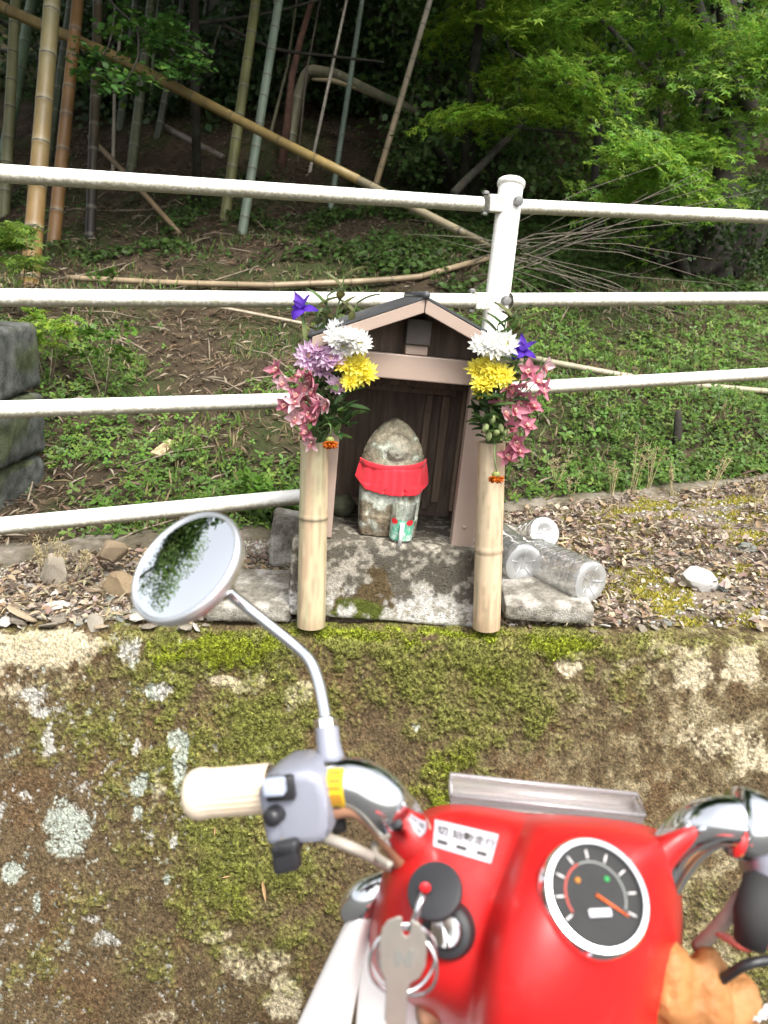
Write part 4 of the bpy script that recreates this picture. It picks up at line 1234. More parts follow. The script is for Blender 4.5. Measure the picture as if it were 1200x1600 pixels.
for (x, y, z, rx) in ((-3.6, 4.4, 5.4, 2.0), (-1.6, 4.2, 5.2, 1.7), (.4, 4.3, 5.5, 1.8), (-5.5, 3.4, 4.4, 1.6), (-2.4, 6.6, 6.2, 2.4), (6.4, 7.5, 6.0, 2.2), (-6.8, 5.2, 5.4, 2.2)):   # crowns overhead that keep the slope in shade
    g = Hs(x, y + 1.8)
    e = thing('canopy_tree', 'tall tree whose crown hangs over the slope above the picture', 'tree', (x, y + 1.8, g - .1), 'tall trees shading the slope')
    MB().tube([(0, 0, 0), (0, -.2, 2.4), (0, -1.0, z - g)], [.035, .03, .02], 8).build('trunk', M_bark, e)
    n = 1700
    pos = cloud(n, (0, -1.8, z - g + .1), (rx, 1.6, .8))
    scatter('crown', LEAF_OVAL, pos, upn(n, .5), RNG.uniform(0, 6.3, n), RNG.uniform(.14, .24, n), leafcols(n, (.04, .08, .018)), M_leaf, e)
# roadside tree to the left, outside the picture: the mirror shows it against the sky
e = thing('roadside_tree', 'leafy roadside tree mirrored in the round rear view mirror', 'tree', (-5.2, 3.0, Hs(-5.2, 3.0) - .1))
MB().tube([(0, 0, 0), (.1, -.1, 1.4), (.3, -.5, 3.4)], [.10, .085, .04], 9).build('trunk', M_bark, e)
n = 3800
pos = np.vstack([cloud(n // 4, c, r) for c, r in (((.2, -.6, 2.6), (1.0, .9, .8)), ((-.3, -1.6, 3.0), (1.0, .8, .6)), ((.4, .6, 3.2), (1.1, 1.0, .9)), ((.0, -.7, 4.0), (1.0, 1.2, .7)))])
n = len(pos)
scatter('crown', LEAF_OVAL, pos, upn(n, .6), RNG.uniform(0, 6.3, n), RNG.uniform(.07, .12, n), leafcols(n, (.15, .24, .07)), M_leaf, e)
# leafy branch over the fallen pole at the upper left
br = thing('leafy_branch', 'bright green leafy branch hanging over the golden fallen pole', 'branch', (0, 0, 0))
m = MB()
for pxs in ([(120, -60, 4.4), (180, 10, 4.2), (240, 60, 4.1), (305, 105, 4.0)], [(180, 10, 4.2), (170, 70, 4.1), (140, 120, 4.0)], [(240, 60, 4.1), (290, 70, 4.05), (325, 85, 4.0)], [(215, 40, 4.1), (215, 90, 4.0), (195, 130, 3.95)]):
    limb(m, pxs, 4, 2)
m.build('twigs', M_bark, br)
cen = px_cloud(34, 130, 300, 5, 120, 3.9, 4.4) + px_cloud(8, 270, 330, 60, 120, 3.9, 4.2) + px_cloud(6, 120, 190, 90, 140, 3.8, 4.1)
ps, nr_, sp_, sz_ = sprays(cen, .11, 34, .042, .03, .35)
n = len(ps)
scatter('foliage', LEAF_OVAL, ps, nr_, sp_, sz_, leafcols(n, (.06, .145, .03), .35, (.12, .22, .04), .15), M_leaf, br)
def seedling(lab, x0, x1, y0, y1, zc, nsp, per, R, size, colr, tmpl, tip=None):
    e = thing('seedling', lab, 'plant', (0, 0, 0), 'leafy seedlings on the bank')
    cen = [P(random.uniform(x0, x1), random.uniform(y0, y1), zc + random.uniform(-.12, .12)) for _ in range(nsp)]
    c0 = sum(cen, Vector()) / nsp
    base = Vector((c0.x, c0.y, Hs(c0.x, c0.y) - .02))
    m = MB()
    for c in cen[::4]: m.tube([base, base.lerp(c, .6) + Vector((0, 0, .02)), c], [.0025, .002, .001], 5)
    m.build('stem', M_twig, e)
    ps, nr_, sp_, sz_ = sprays(cen, R, per, size, .02, .35)
    n = len(ps)
    scatter('foliage', tmpl, ps, nr_, sp_, sz_, leafcols(n, colr, .3, tip, .25), M_leaf, e)
seedling('yellow green maple seedling below the second rail at the left', 35, 110, 480, 540, 2.75, 12, 26, .055, .030, (.16, .27, .035), LEAF_MAPLE, (.26, .36, .04))
seedling('light green leafy plant at the foot of the thick olive culm', -10, 70, 345, 420, 3.3, 14, 34, .09, .034, (.11, .19, .03), LEAF_MAPLE, (.20, .30, .04))
seedling('dark green leafy plant right of the maple seedling', 130, 205, 505, 560, 2.75, 9, 24, .05, .026, (.08, .16, .025), LEAF_OVAL)
seedling('broad leaved green plant just above the lowest rail beside the vase', 380, 470, 745, 790, 2.22, 10, 12, .04, .034, (.10, .20, .03), LEAF_TRI)
seedling('upright young plant at the left among the culm feet', 140, 175, 420, 440, 3.4, 5, 12, .05, .03, (.06, .12, .02), LEAF_OVAL)

# ---------------- ground cover on the bank
def bank_pts(n, d0, d1, pw=1.0):
    X = RNG.uniform(-3.8, 5.2, n); d = d0 + (d1 - d0) * RNG.random(n) ** pw
    Y = kerbY(X) + d / KC
    # keep what the place shows between the fence's ends
    k = np.abs(X) < .55 + Y * .70
    return X[k], Y[k], d[k]
X, Y, d = bank_pts(140000, .02, 4.6, 1.3)
gn = fbm(X * 2.6, Y * 2.6, 0, 401, 4) + .14 * sstep(-.2, .8, X) - .09 * sstep(.1, -.5, X) - .05 * sstep(-.3, -1.0, X) + .04 * sstep(.0, .4, d) - .05 * sstep(.9, 1.6, d) - .08 * sstep(2.4, 4.0, d)
keep = gn > .50 + RNG.normal(0, .06, len(X))
X, Y, d = X[keep], Y[keep], d[keep]
near = d < 1.7
def place(X, Y, lift): return np.stack([X, Y, H(X, Y) + lift], -1)
n = near.sum()
shade = .7 + .6 * fbm(X * 4, Y * 4, 0, 402, 3)
gc = scatter('ground_cover', LEAF_TRI, place(X[near], Y[near], RNG.uniform(.005, .045, n)), upn(n, .45) + np.array([0, -.45, 0]), RNG.uniform(0, 6.3, n), RNG.choice([.006, .008, .011, .015, .022], n) * RNG.uniform(.8, 1.25, n),
             leafcols(n, (.105, .195, .036), .4, (.19, .28, .055), .15) * shade[near][:, None], M_leaf)
tag(gc, 'low green clover-like ground cover on the bank behind the fence', 'ground cover', kind='stuff')
n = (~near).sum()
gc = scatter('ground_cover', LEAF_OVAL, place(X[~near], Y[~near], RNG.uniform(.01, .06, n)), upn(n, .5) + np.array([0, -.4, 0]), RNG.uniform(0, 6.3, n), RNG.uniform(.022, .05, n),
             leafcols(n, (.055, .098, .024), .45) * shade[~near][:, None], M_leaf)
tag(gc, 'green undergrowth higher on the slope among the fallen bamboo', 'ground cover', kind='stuff')
X, Y, d = bank_pts(34000, .02, 3.0, 1.2)
keep = fbm(X * 3.2, Y * 3.2, 0, 411, 3) + .1 * sstep(-.4, .6, X) > .50
X, Y = X[keep], Y[keep]; n = len(X)
gr = scatter('grass', LEAF_BLADE, place(X, Y, 0), np.stack([RNG.normal(0, 1, n), -np.ones(n) * .8, RNG.normal(.1, .2, n)], -1), RNG.normal(0, .4, n), RNG.uniform(.02, .07, n),
             leafcols(n, (.10, .17, .035), .45, (.30, .25, .13), .3), M_leaf)
tag(gr, 'thin green grass blades scattered over the bank', 'grass', kind='stuff')
X, Y, d = bank_pts(130000, .0, 6.5, 1.3)
keep = fbm(X * 2.6, Y * 2.6, 0, 401, 4) + .10 * sstep(-.2, .8, X) - .12 * sstep(-.3, -1.0, X) < .56 + RNG.normal(0, .06, len(X))
X, Y = X[keep], Y[keep]; n = len(X)
nm = upn(n, .35) + np.array([0, -.35, 0])
lt = scatter('leaf_litter', LEAF_BLADE, place(X, Y, RNG.uniform(.002, .02, n)), nm, RNG.uniform(0, 6.3, n), RNG.choice([.012, .018, .026, .04, .065], n) * RNG.uniform(.8, 1.2, n), leafcols(n, (.13, .095, .062), .55, (.27, .23, .17), .14), M_litter)
tag(lt, 'dry bamboo leaf litter covering the bare patches of the slope', 'leaf litter', kind='stuff')
# sticks strewn over the slope
m = MB()
for _ in range(240):
    a = random.uniform(0, 6.28); L = random.uniform(.08, .5)
    X, Y, d = bank_pts(1, .1, 4.5)
    if not len(X): continue
    x, y = X[0], Y[0]; x2, y2 = x + math.cos(a) * L, y + math.sin(a) * L
    m.tube([(x, y, Hs(x, y) + .012), ((x + x2) / 2, (y + y2) / 2, Hs((x + x2) / 2, (y + y2) / 2) + .03), (x2, y2, Hs(x2, y2) + .015)], [.003, .004, .002], 4)
tag(m.build('sticks', M_twig), 'thin grey sticks strewn over the slope', 'sticks', kind='stuff')
# dry brushwood fan behind the post
e = thing('dry_brushwood', 'tangle of thin dry twigs fanning out right of the fence post', 'brushwood', (0, 0, 0))
m = MB()
for i in range(30):
    s = (random.uniform(740, 850), random.uniform(375, 420)); a = random.uniform(-.55, .62); L = random.uniform(120, 420)
    if i % 5 == 0: a += math.pi; L *= .5
    x2, y2 = s[0] + L * math.cos(a), s[1] + L * math.sin(a) * .8
    z1, z2 = 3.1 + random.uniform(-.15, .15), 3.1 + random.uniform(-.25, .35)
    A, B = P(s[0], s[1], z1), P(x2, y2, z2)
    for q in (A, B): q.z = max(q.z, Hs(q.x, q.y) + .01)
    mid = (A + B) / 2 + Vector((random.uniform(-.04, .04), 0, random.uniform(-.03, .06)))
    m.tube([A, mid, B], [random.uniform(.0014, .0032), .0016, .0007], 4)
    if random.random() < .5:
        C_ = mid + (B - A).normalized() * .2 + Vector((random.uniform(-.1, .1), random.uniform(-.1, .1), random.uniform(-.1, .15)))
        m.tube([mid, C_], [.0011, .0006], 4)
m.build('twigs', mat('pale_twig', color=(.13, .11, .085), rough=.85, var=.3, vscale=30), e)['kind'] = 'stuff'
# bare thin branches hanging in the wood
for pxs, lab in (([(300, 38, 5.4), (420, 20, 5.5), (520, -6, 5.6)], 'bare thin branch crossing the leaning culms near the top'), ([(350, 40, 5.3), (430, 76, 5.3), (520, 88, 5.3), (600, 97, 5.3)], 'bare drooping twig above the arched bamboo')):
    m = MB(); limb(m, pxs, 6, 3)
    tag(m.build('bare_branch', M_bark), lab, 'branch')

# ================================================================== FLOWERS in the vases
M_stem = mat('flower_stem', color=(.10, .17, .05), rough=.6, var=.25, vscale=60)
def basis(n):
    n = Vector(n).normalized()
    u = Vector((0, 0, 1)) if abs(n.z) < .85 else Vector((0, 1, 0))
    a = (u - n * u.dot(n)).normalized()
    return n, a, n.cross(a)
def petal(m, base, d, nrm, L, W, curl, c0, c1, cup=.25, rows=5, notch=0.0):
    """curved petal: from base along d, bending towards nrm by curl"""
    d, nrm = Vector(d).normalized(), Vector(nrm).normalized()
    side = d.cross(nrm).normalized()
    G_, C_ = [], []
    for i in range(rows):
        t = i / (rows - 1)
        wv = W * math.sin(math.pi * min(.97, .12 + .86 * t) ** .85) * (1 if t < .99 else .45)
        p = Vector(base) + d * L * (t - .12 * abs(curl) * t * t) + nrm * L * curl * t * t
        for s in (-1, -.45, 0, .45, 1):
            q = p + side * s * wv * .5 + nrm * (cup * W * (s * s - .4)) * .8
            if t > .99: q -= d * notch * L * (1 - abs(s))
            G_.append(q)
            f = t * (1 - .25 * abs(s))
            C_.append(tuple(a + (b - a) * f for a, b in zip(c0, c1)))
    F = [(i * 5 + j, i * 5 + j + 1, (i + 1) * 5 + j + 1, (i + 1) * 5 + j) for i in range(rows - 1) for j in range(4)]
    m.add(G_, F, C_)
def jit(v, s): return Vector(v) + Vector([random.gauss(0, s) for _ in range(3)])
def chrysanthemum(c, n, R, cin, cout, ceye, par, layers=((1, .05, 13), (.88, .4, 12), (.66, .8, 9), (.42, 1.5, 6)), wid=.42):
    m = MB(); n, a, b = basis(n)
    for (lr, el, k) in layers:
        off = random.uniform(0, 6)
        for i in range(k):
            th = off + 2 * math.pi * i / k + random.gauss(0, .07)
            rd = a * math.cos(th) + b * math.sin(th)
            d = rd + n * (el + random.gauss(0, .1))
            s = random.uniform(.85, 1.12)
            j = random.uniform(.85, 1.1)
            petal(m, Vector(c) + rd * R * .08, d, (n - rd * el * .6), R * lr * s, R * wid * random.uniform(.85, 1.15), .10, [x * j for x in cin], [min(1, x * j) for x in cout], .3, 4)
    m.lathe([(R * .16, 0), (R * .17, R * .08), (R * .1, R * .16), (R * .01, R * .18)], 10, c, n, ceye)
    return m.build('bloom', M_petal, par)
def orchid(c, n, R, par, pale):
    m = MB(); n, a, b = basis(jit(n, .35))
    ro = random.uniform(-.6, .6)
    ca, cb = (.46, .12, .20), (.62, .30, .35)
    if pale: ca, cb = (.62, .34, .40), (.80, .60, .60)
    for i in range(5):
        th = ro + i * 2 * math.pi / 5 + random.gauss(0, .1)
        rd = a * math.cos(th) + b * math.sin(th)
        j = random.uniform(.8, 1.15)
        petal(m, c, rd + n * random.uniform(.1, .5), n, R * random.uniform(.75, 1.2), R * random.uniform(.48, .68), random.uniform(-.45, .5), [x * j for x in ca], [min(1, x * j) for x in cb], .3, 5)
    rd = a * math.cos(ro + math.pi) + b * math.sin(ro + math.pi)
    petal(m, Vector(c) + n * R * .05, n * .8 + rd * .5, rd, R * .55, R * .5, .4, (.75, .45, .40), (.55, .04, .10), -.5, 5)
    m.tube([Vector(c), Vector(c) + n * R * .22 + a * R * .06], [R * .06, R * .09], 6, True, (.8, .66, .5))
    return m.build('bloom', M_petal, par)
def iris(c, n, R, par):
    m = MB(); n = Vector(n).normalized(); n, a, b = basis(n)
    for i in range(3):
        th = i * 2.094 + .5
        rd = a * math.cos(th) + b * math.sin(th)
        petal(m, c, rd * .8 + n * .35, n, R, R * .75, -.55, (.10, .03, .42), (.075, .02, .36), -.2, 6)
        petal(m, Vector(c) + rd * R * .05, rd * .45 + n, -rd, R * .85, R * .60, -.2, (.13, .05, .48), (.20, .09, .55), .3, 5)
        petal(m, Vector(c) + rd * R * .3 + n * R * .1, rd, n, R * .3, R * .12, -.2, (.75, .6, .15), (.6, .5, .5), 0, 3)
    return m.build('bloom', M_petal, par)
def marigold(c, n, R, par):
    m = MB(); n, a, b = basis(n)
    for (lr, el, k) in ((1, -.1, 16), (.95, .3, 15), (.8, .7, 13), (.6, 1.2, 10), (.4, 2.2, 8)):
        for i in range(k):
            th = random.uniform(0, 6.28)
            rd = a * math.cos(th) + b * math.sin(th)
            j = random.uniform(.65, 1.2)
            petal(m, c, rd + n * el, n, R * lr, R * .5, .15, [x * j for x in (.42, .07, .01)], [x * j for x in (.66, .17, .015)], .5, 3)
    m.lathe([(R * .2, -R * .75), (R * .5, -R * .5), (R * .5, -R * .05)], 9, c, n, (.32, .36, .12))
    return m.build('bloom', M_petal, par)
def leaf_part(base, d, L, W, colr, par, curl=-.2, name='leaf'):
    m = MB(); d = Vector(d).normalized()
    nrm = Vector((0, -.3, 1)); nrm = (nrm - d * nrm.dot(d))
    if nrm.length < .05: nrm = Vector((0, -1, 0))
    j = random.uniform(.75, 1.25)
    petal(m, base, d, nrm, L, W, curl, [x * j * .8 for x in colr], [x * j for x in colr], .25, 6)
    return m.build(name, M_leaf, par)
def stem_part(pts, r, par, colr=None):
    return MB().tube(bez(pts, 14), [r * (1 - .35 * i / (len(bez(pts, 14)) - 1)) for i in range(len(bez(pts, 14)))], 7).build('stem', M_stem, par)
GRN, DGRN, OLV = (.085, .155, .04), (.045, .095, .03), (.15, .16, .06)
def spray_thing(name, cat, lab, mouth, tips, r=.0022, grp='cut flowers in the bamboo vases'):
    e = thing(name, lab, cat, (0, 0, 0), grp)
    for tp in tips:
        mid = Vector(mouth).lerp(tp, .55) + Vector((0, 0, .012))
        stem_part([Vector(mouth) + Vector((random.uniform(-.012, .012), random.uniform(-.012, .012), -.05)), mid, tp], r, e)
    return e
def bouquet(side, mouth, Yb, iris_p, sprig, whites, pinks, yellows, orch, mari, buds, leaves):
    def at(px, py, dy=0): return PY(px, py, Yb + dy)
    fr = Vector((0, -.8, .55))
    s_ = 'left' if side < 0 else 'right'
    e = spray_thing('purple_iris', 'flower', 'purple iris in the %s bamboo vase' % s_, mouth, [at(iris_p[0], iris_p[1] + 14, .01)], .0035)
    iris(at(iris_p[0], iris_p[1] + 12, .01), (.15 * side, -.5, .9), .036, e)
    leaf_part(at(iris_p[0] + 6, iris_p[1] + 60, .01), (-.1, 0, 1), .05, .010, (.20, .24, .09), e)
    # leafy sprig standing at the back
    e = spray_thing('leafy_sprig', 'foliage', 'green leafy sprig rising at the back of the %s bouquet' % s_, mouth, [at(x, y, .035) for x, y in sprig], .0022)
    for (x, y) in sprig:
        tip = at(x, y, .035)
        for k in range(9):
            b = Vector(mouth).lerp(tip, 1 - k * .065)
            a = k * 2.4
            d = Vector((math.cos(a) * .9, -.4 + .5 * math.sin(a), .75))
            leaf_part(b, d, random.uniform(.032, .052), random.uniform(.014, .020), random.choice((GRN, OLV, (.10, .13, .06), (.16, .15, .05))), e, -.25)
    def mums(kind, lab, lst, R, cin, cout, eye):
        e = spray_thing(kind, 'flower', lab, mouth, [at(x, y + 5, .01) for x, y, *_ in lst])
        for (x, y, *q) in lst:
            R_ = R * (q[0] if q else 1)
            chrysanthemum(at(x, y, random.uniform(-.02, .01)), jit(fr, .22), R_, cin, cout, eye, e)
        for _ in range(7):
            x, y, *q = random.choice(lst)
            t = random.uniform(.25, .8)
            leaf_part(Vector(mouth).lerp(at(x, y, .01), t), (random.gauss(0, 1), random.gauss(-.3, .6), random.uniform(.2, .9)), random.uniform(.02, .04), .014, DGRN, e)
    mums('white_chrysanthemum', 'white chrysanthemums in the %s bamboo vase' % s_, whites, .027, (.88, .88, .82), (.95, .95, .94), (.75, .70, .25))
    if pinks: mums('pink_chrysanthemum', 'mauve pink chrysanthemums in the middle of the %s bouquet' % s_, pinks, .028, (.70, .46, .66), (.82, .68, .80), (.72, .48, .25))
    mums('yellow_chrysanthemum', 'bright yellow chrysanthemums in the %s bamboo vase' % s_, yellows, .027, (.93, .80, .05), (.95, .91, .26), (.84, .66, .02))
    e = spray_thing('orchid_spray', 'flower', 'dusky pink orchid spray drooping from the %s bamboo vase' % s_, mouth, [at(orch[0][0], orch[0][1], -.01), at(orch[len(orch) // 2][0], orch[len(orch) // 2][1], -.02)], .003)
    for i, (x, y) in enumerate(orch):
        c = at(x, y, random.uniform(-.035, .0))
        orchid(c, (.35 * side, -.8, .25), random.uniform(.020, .026), e, random.random() < .35)
        stem_part([c, c.lerp(Vector(mouth), .2) + Vector((0, .012, 0)), Vector(mouth).lerp(c, .55) + Vector((0, .015, 0))], .0012, e)
    e = spray_thing('orange_marigold', 'flower', 'small orange marigold hanging over the rim of the %s vase' % s_, mouth, [], .002)
    c = at(mari[0], mari[1], -.045)
    stem_part([Vector(mouth), Vector(mouth) + Vector((0, -.03, .02)), at(mari[0] - 2, mari[1] - 30, -.045), c + Vector((0, 0, .012))], .0017, e)
    marigold(c, (0.1, -.45, -1), .0165, e)
    if buds:
        e = spray_thing('carnation_buds', 'flower', 'pale green flower buds low in the %s bouquet' % s_, mouth, [at(x, y, -.03) for x, y in buds], .0016)
        for (x, y) in buds:
            MB().lathe([(.002, -.012), (.0055, -.006), (.0062, 0), (.004, .006), (.001, .008)], 9, at(x, y, -.03), jit((0, -.2, 1), .25), (.42, .50, .22)).build('bud', M_petal, e)
    e = spray_thing('filler_foliage', 'foliage', 'dark green leaves filling the mouth of the %s vase' % s_, mouth, [at(x, y, .0) for x, y in leaves[:5]], .002)
    for (x, y) in leaves:
        for _ in range(4):
            leaf_part(at(x + random.uniform(-9, 9), y + random.uniform(-9, 9), random.uniform(-.03, .02)), (random.gauss(0, .8) + .2 * -side, random.gauss(-.4, .4), random.uniform(-.1, .9)),
                      random.uniform(.026, .048), random.uniform(.013, .021), random.choice((GRN, DGRN, DGRN, (.11, .19, .06))), e)
bouquet(-1, VL1, YV - .02, (471, 470), [(538, 432), (512, 462), (558, 474), (497, 478)], [(528, 522, 1.1), (548, 528, 1.1), (562, 538), (537, 543), (520, 530, .8)],
        [(484, 556, 1.1), (498, 547), (518, 562, 1.1), (504, 577), (488, 566, .9), (527, 603, .85)], [(541, 572), (559, 570), (570, 585, 1.05), (556, 590), (547, 596, .8)],
        [(470, 588), (434, 576), (441, 599), (456, 596), (487, 588), (490, 609), (478, 602), (463, 616), (444, 632), (462, 630), (478, 628), (498, 634), (511, 630), (469, 648), (483, 645), (495, 655), (474, 664), (462, 654), (488, 692), (480, 676)],
        (516, 692), None, [(530, 625), (542, 640), (536, 655), (520, 650), (545, 660), (528, 672), (510, 672), (500, 660), (535, 610), (515, 610)])
bouquet(1, VR1, YV - .025, (815, 536), [(806, 486), (790, 500), (818, 500), (778, 508)], [(752, 541, .9), (768, 538, 1.1), (790, 537), (781, 562, .9), (774, 544)],
        None, [(748, 578), (762, 572), (774, 580), (786, 588, .9), (757, 600, 1.05), (752, 613, .75), (768, 592)],
        [(826, 580), (850, 572), (800, 604), (818, 600), (838, 596), (848, 608), (812, 618), (778, 632), (795, 628), (788, 645), (825, 628), (834, 636), (816, 652), (804, 640), (822, 664), (797, 668), (806, 690), (792, 711), (812, 706)],
        (775, 746), [(770, 655), (759, 668), (783, 668), (776, 676), (792, 674), (764, 680)], [(755, 640), (748, 620), (762, 632), (758, 660), (775, 665), (790, 660), (768, 680), (750, 655), (800, 560), (785, 615)])

# ================================================================== PLASTIC BOTTLES
def bottle(lab, base, ax, R, L, ribs, seed):
    base, ax = Vector(base), Vector(ax).normalized()
    e = thing('plastic_bottle', lab, 'bottle', base, 'empty clear plastic bottles')
    prof = [(R * .30, R * .16), (R * .52, R * .05), (R * .74, .0), (R * .90, R * .05), (R * .99, R * .22), (R, R * .42)]
    hb = R * .45
    n = ribs
    for i in range(n):
        h0 = hb + (L * .60 - hb) * i / n; dh = (L * .60 - hb) / n
        prof += [(R, h0 + dh * .25), (R * .955, h0 + dh * .42), (R * .955, h0 + dh * .58), (R, h0 + dh * .75)]
    prof += [(R, L * .62), (R * .93, L * .70), (R * .7, L * .80), (R * .42, L * .88), (R * .29, L * .92)]
    MB().lathe(prof, 36, (0, 0, 0), ax, capb=False, capt=False).build('body', M_pet, e)
    MB().lathe([(R * .02, R * .20), (R * .28, R * .16), (R * .32, R * .155), (R * .53, R * .045), (R * .75, -.0008), (R * .91, R * .05)], 36, (0, 0, 0), ax, capb=False, capt=False).build('base', M_petb, e)
    n_, a, b = basis(ax)
    for k in range(5):
        th = k * 2 * math.pi / 5 + seed
        rd = a * math.cos(th) + b * math.sin(th)
        MB().tube([rd * R * .16 + ax * R * .17, rd * R * .5 + ax * R * .03, rd * R * .72 - ax * .0015], [R * .018, R * .024, R * .018], 6).build('base_foot', M_petb, e)
    MB().lathe([(R * .29, L * .915), (R * .29, L * .94), (R * .34, L * .945), (R * .34, L * .955), (R * .28, L * .96), (R * .28, L)], 24, (0, 0, 0), ax, capb=False, capt=False).build('neck', M_pet, e)
    return e
def on_terr(px, py, up):
    d = ray(px, py)
    best = None
    for t in np.linspace(1.2, 4, 6000):
        q = CAM_P + d * t
        if q.z <= terr(q.x, q.y) + up: return q
    return q
B3 = on_terr(925, 911, .052 + .035)
bottle('large ridged clear bottle lying with its base toward the wall edge, rightmost', B3, (-.50, .86, -.05), .0515, .31, 7, .3)
B1 = on_terr(819, 882, .050 + .045)
bottle('clear bottle lying beside the right bamboo vase, its round base facing front', B1, (-.30, .95, .02), .050, .29, 3, .0)
B2 = P(852, 832, B1.y / .955 + .16)
bottle('smaller clear bottle tilted base up behind the other two bottles', B2, (-.22, .80, -.42), .044, .25, 4, .9)

# ================================================================== STONES, GRAVEL AND LITTER on the terrace
def chunk_mesh(name, seed, flat=.5, n=2):
    bm = bmesh.new(); bmesh.ops.create_icosphere(bm, subdivisions=n, radius=1)
    rs = np.random.default_rng(seed)
    planes = rs.normal(0, 1, (9, 3)); planes /= np.linalg.norm(planes, axis=1, keepdims=True)
    for v in bm.verts:
        p = np.array(v.co)
        for q in planes:
            d = p @ q
            if d > .62: p = p - q * (d - .62)
        p *= 1 + (float(fbm(p[0] * 2 + 5, p[1] * 2, p[2] * 2, seed, 3)) - .5) * .35
        v.co = Vector((p[0], p[1], p[2] * flat))
    me = bpy.data.meshes.new(name); bm.to_mesh(me); bm.free()
    return me
def stone_mat(i, c): return mat('stone_%d' % i, color=c, rough=.9, var=.4, vscale=25, bump=.6, bscale=60, spec=.2)
SM = [stone_mat(i, c) for i, c in enumerate(((.42, .39, .33), (.28, .25, .20), (.48, .46, .42), (.22, .19, .15), (.36, .29, .20), (.19, .20, .18)))]
meshes = []
for i in range(12):
    me = chunk_mesh('stone', 100 + i, (.22, .35, .5, .28)[i % 4], 2); me.materials.append(SM[i % 6]); meshes.append(me)
def put_stone(px, py, s):
    q = hit_terr(px, py)
    o = bpy.data.objects.new('stone', random.choice(meshes)); COL.objects.link(o); o.parent = terrace
    o.location = (q.x, q.y, Hs(q.x, q.y) + s * .18)
    o.scale = (s * random.uniform(.7, 1.3), s * random.uniform(.6, 1.1), s * random.uniform(.7, 1.2))
    o.rotation_euler = (random.gauss(0, .3), random.gauss(0, .3), random.uniform(0, 6.3))
for _ in range(150):
    px = random.uniform(0, 330); py = random.uniform(905, 984)
    put_stone(px, py, random.choice((.008, .010, .012, .015, .02, .026)))
for _ in range(40): put_stone(random.uniform(240, 450), random.uniform(845, 900), random.uniform(.007, .016))
for _ in range(90): put_stone(random.uniform(900, 1200), random.uniform(800, 990), random.choice((.006, .008, .010, .013, .018)))
for (px, py, s) in ((1165, 882, .03), (905, 852, .025), (1180, 830, .028), (1060, 800, .02), (330, 962, .03), (225, 968, .045), (90, 952, .035), (40, 968, .05), (150, 975, .04), (500, 980, .012), (457, 968, .012)): put_stone(px, py, s)
# fine gravel and crumbs
X = np.concatenate([RNG.uniform(-1.2, -.12, 9000), RNG.uniform(.25, 2.2, 9000)]); Y = YW + .06 + RNG.random(len(X)) * (kerbY(X) - YW - .06)
n = len(X)
OCT = ([(1, 0, 0), (-.8, .2, 0), (0, 1, .1), (.1, -.9, 0), (0, .1, .6), (0, 0, -.5)], [(0, 2, 4), (2, 1, 4), (1, 3, 4), (3, 0, 4), (2, 0, 5), (1, 2, 5), (3, 1, 5), (0, 3, 5)])
gv = scatter('gravel', OCT, np.stack([X, Y, H(X, Y) + .001], -1), upn(n, .5), RNG.uniform(0, 6.3, n), RNG.choice([.002, .003, .004, .0055, .008], n), leafcols(n, (.30, .27, .215), .5, (.5, .48, .44), .2), M_litter)
tag(gv, 'fine pale gravel and crumbs on the soil behind the wall edge', 'gravel', kind='stuff')
# dead leaves
X = np.concatenate([RNG.uniform(.28, 2.6, 21000), RNG.uniform(-1.3, -.1, 7000)]); Y = YW + .055 + RNG.random(len(X)) * (kerbY(X) - YW - .07)
ok = (fbm(X * 5, Y * 5, 0, 501, 3) + .10 * (X > 0) > .47)
X, Y = X[ok], Y[ok]; n = len(X)
DL = ([(0, 0, 0), (.26, .3, .12), (.3, .6, .10), (0, 1, .05), (-.28, .62, .16), (-.24, .28, .10), (0, .5, -.04)], [(0, 1, 6), (1, 2, 6), (2, 3, 6), (3, 4, 6), (4, 5, 6), (5, 0, 6)])
pal = np.array([(.26, .18, .11), (.36, .28, .19), (.22, .15, .12), (.42, .36, .27), (.28, .215, .20), (.36, .30, .245), (.19, .14, .105), (.38, .33, .28)])
cl = pal[RNG.integers(0, len(pal), n)] * RNG.uniform(.65, 1.25, (n, 1))
dl = scatter('dead_leaves', DL, np.stack([X, Y, H(X, Y) + RNG.uniform(.001, .016, n)], -1), upn(n, .55), RNG.uniform(0, 6.3, n), RNG.choice([.007, .010, .013, .017, .024], n) * RNG.uniform(.8, 1.3, n), cl, M_litter)
tag(dl, 'brown dead leaves strewn over the soil right of the shrine', 'dead leaves', kind='stuff')
X = RNG.uniform(-1.2, 2.5, 9000); Y = YW + .06 + RNG.random(len(X)) * (kerbY(X) - YW - .06)
ok = fbm(X * 3, Y * 3, 0, 511, 3) > .45
X, Y = X[ok], Y[ok]; n = len(X)
sw = scatter('dry_straw', LEAF_BLADE, np.stack([X, Y, H(X, Y) + RNG.uniform(.002, .02, n)], -1), upn(n, .5), RNG.uniform(0, 6.3, n), RNG.uniform(.015, .05, n), leafcols(n, (.30, .245, .16), .5), M_litter)
tag(sw, 'dry straw and leaf stalks lying on the terrace soil', 'straw', kind='stuff')
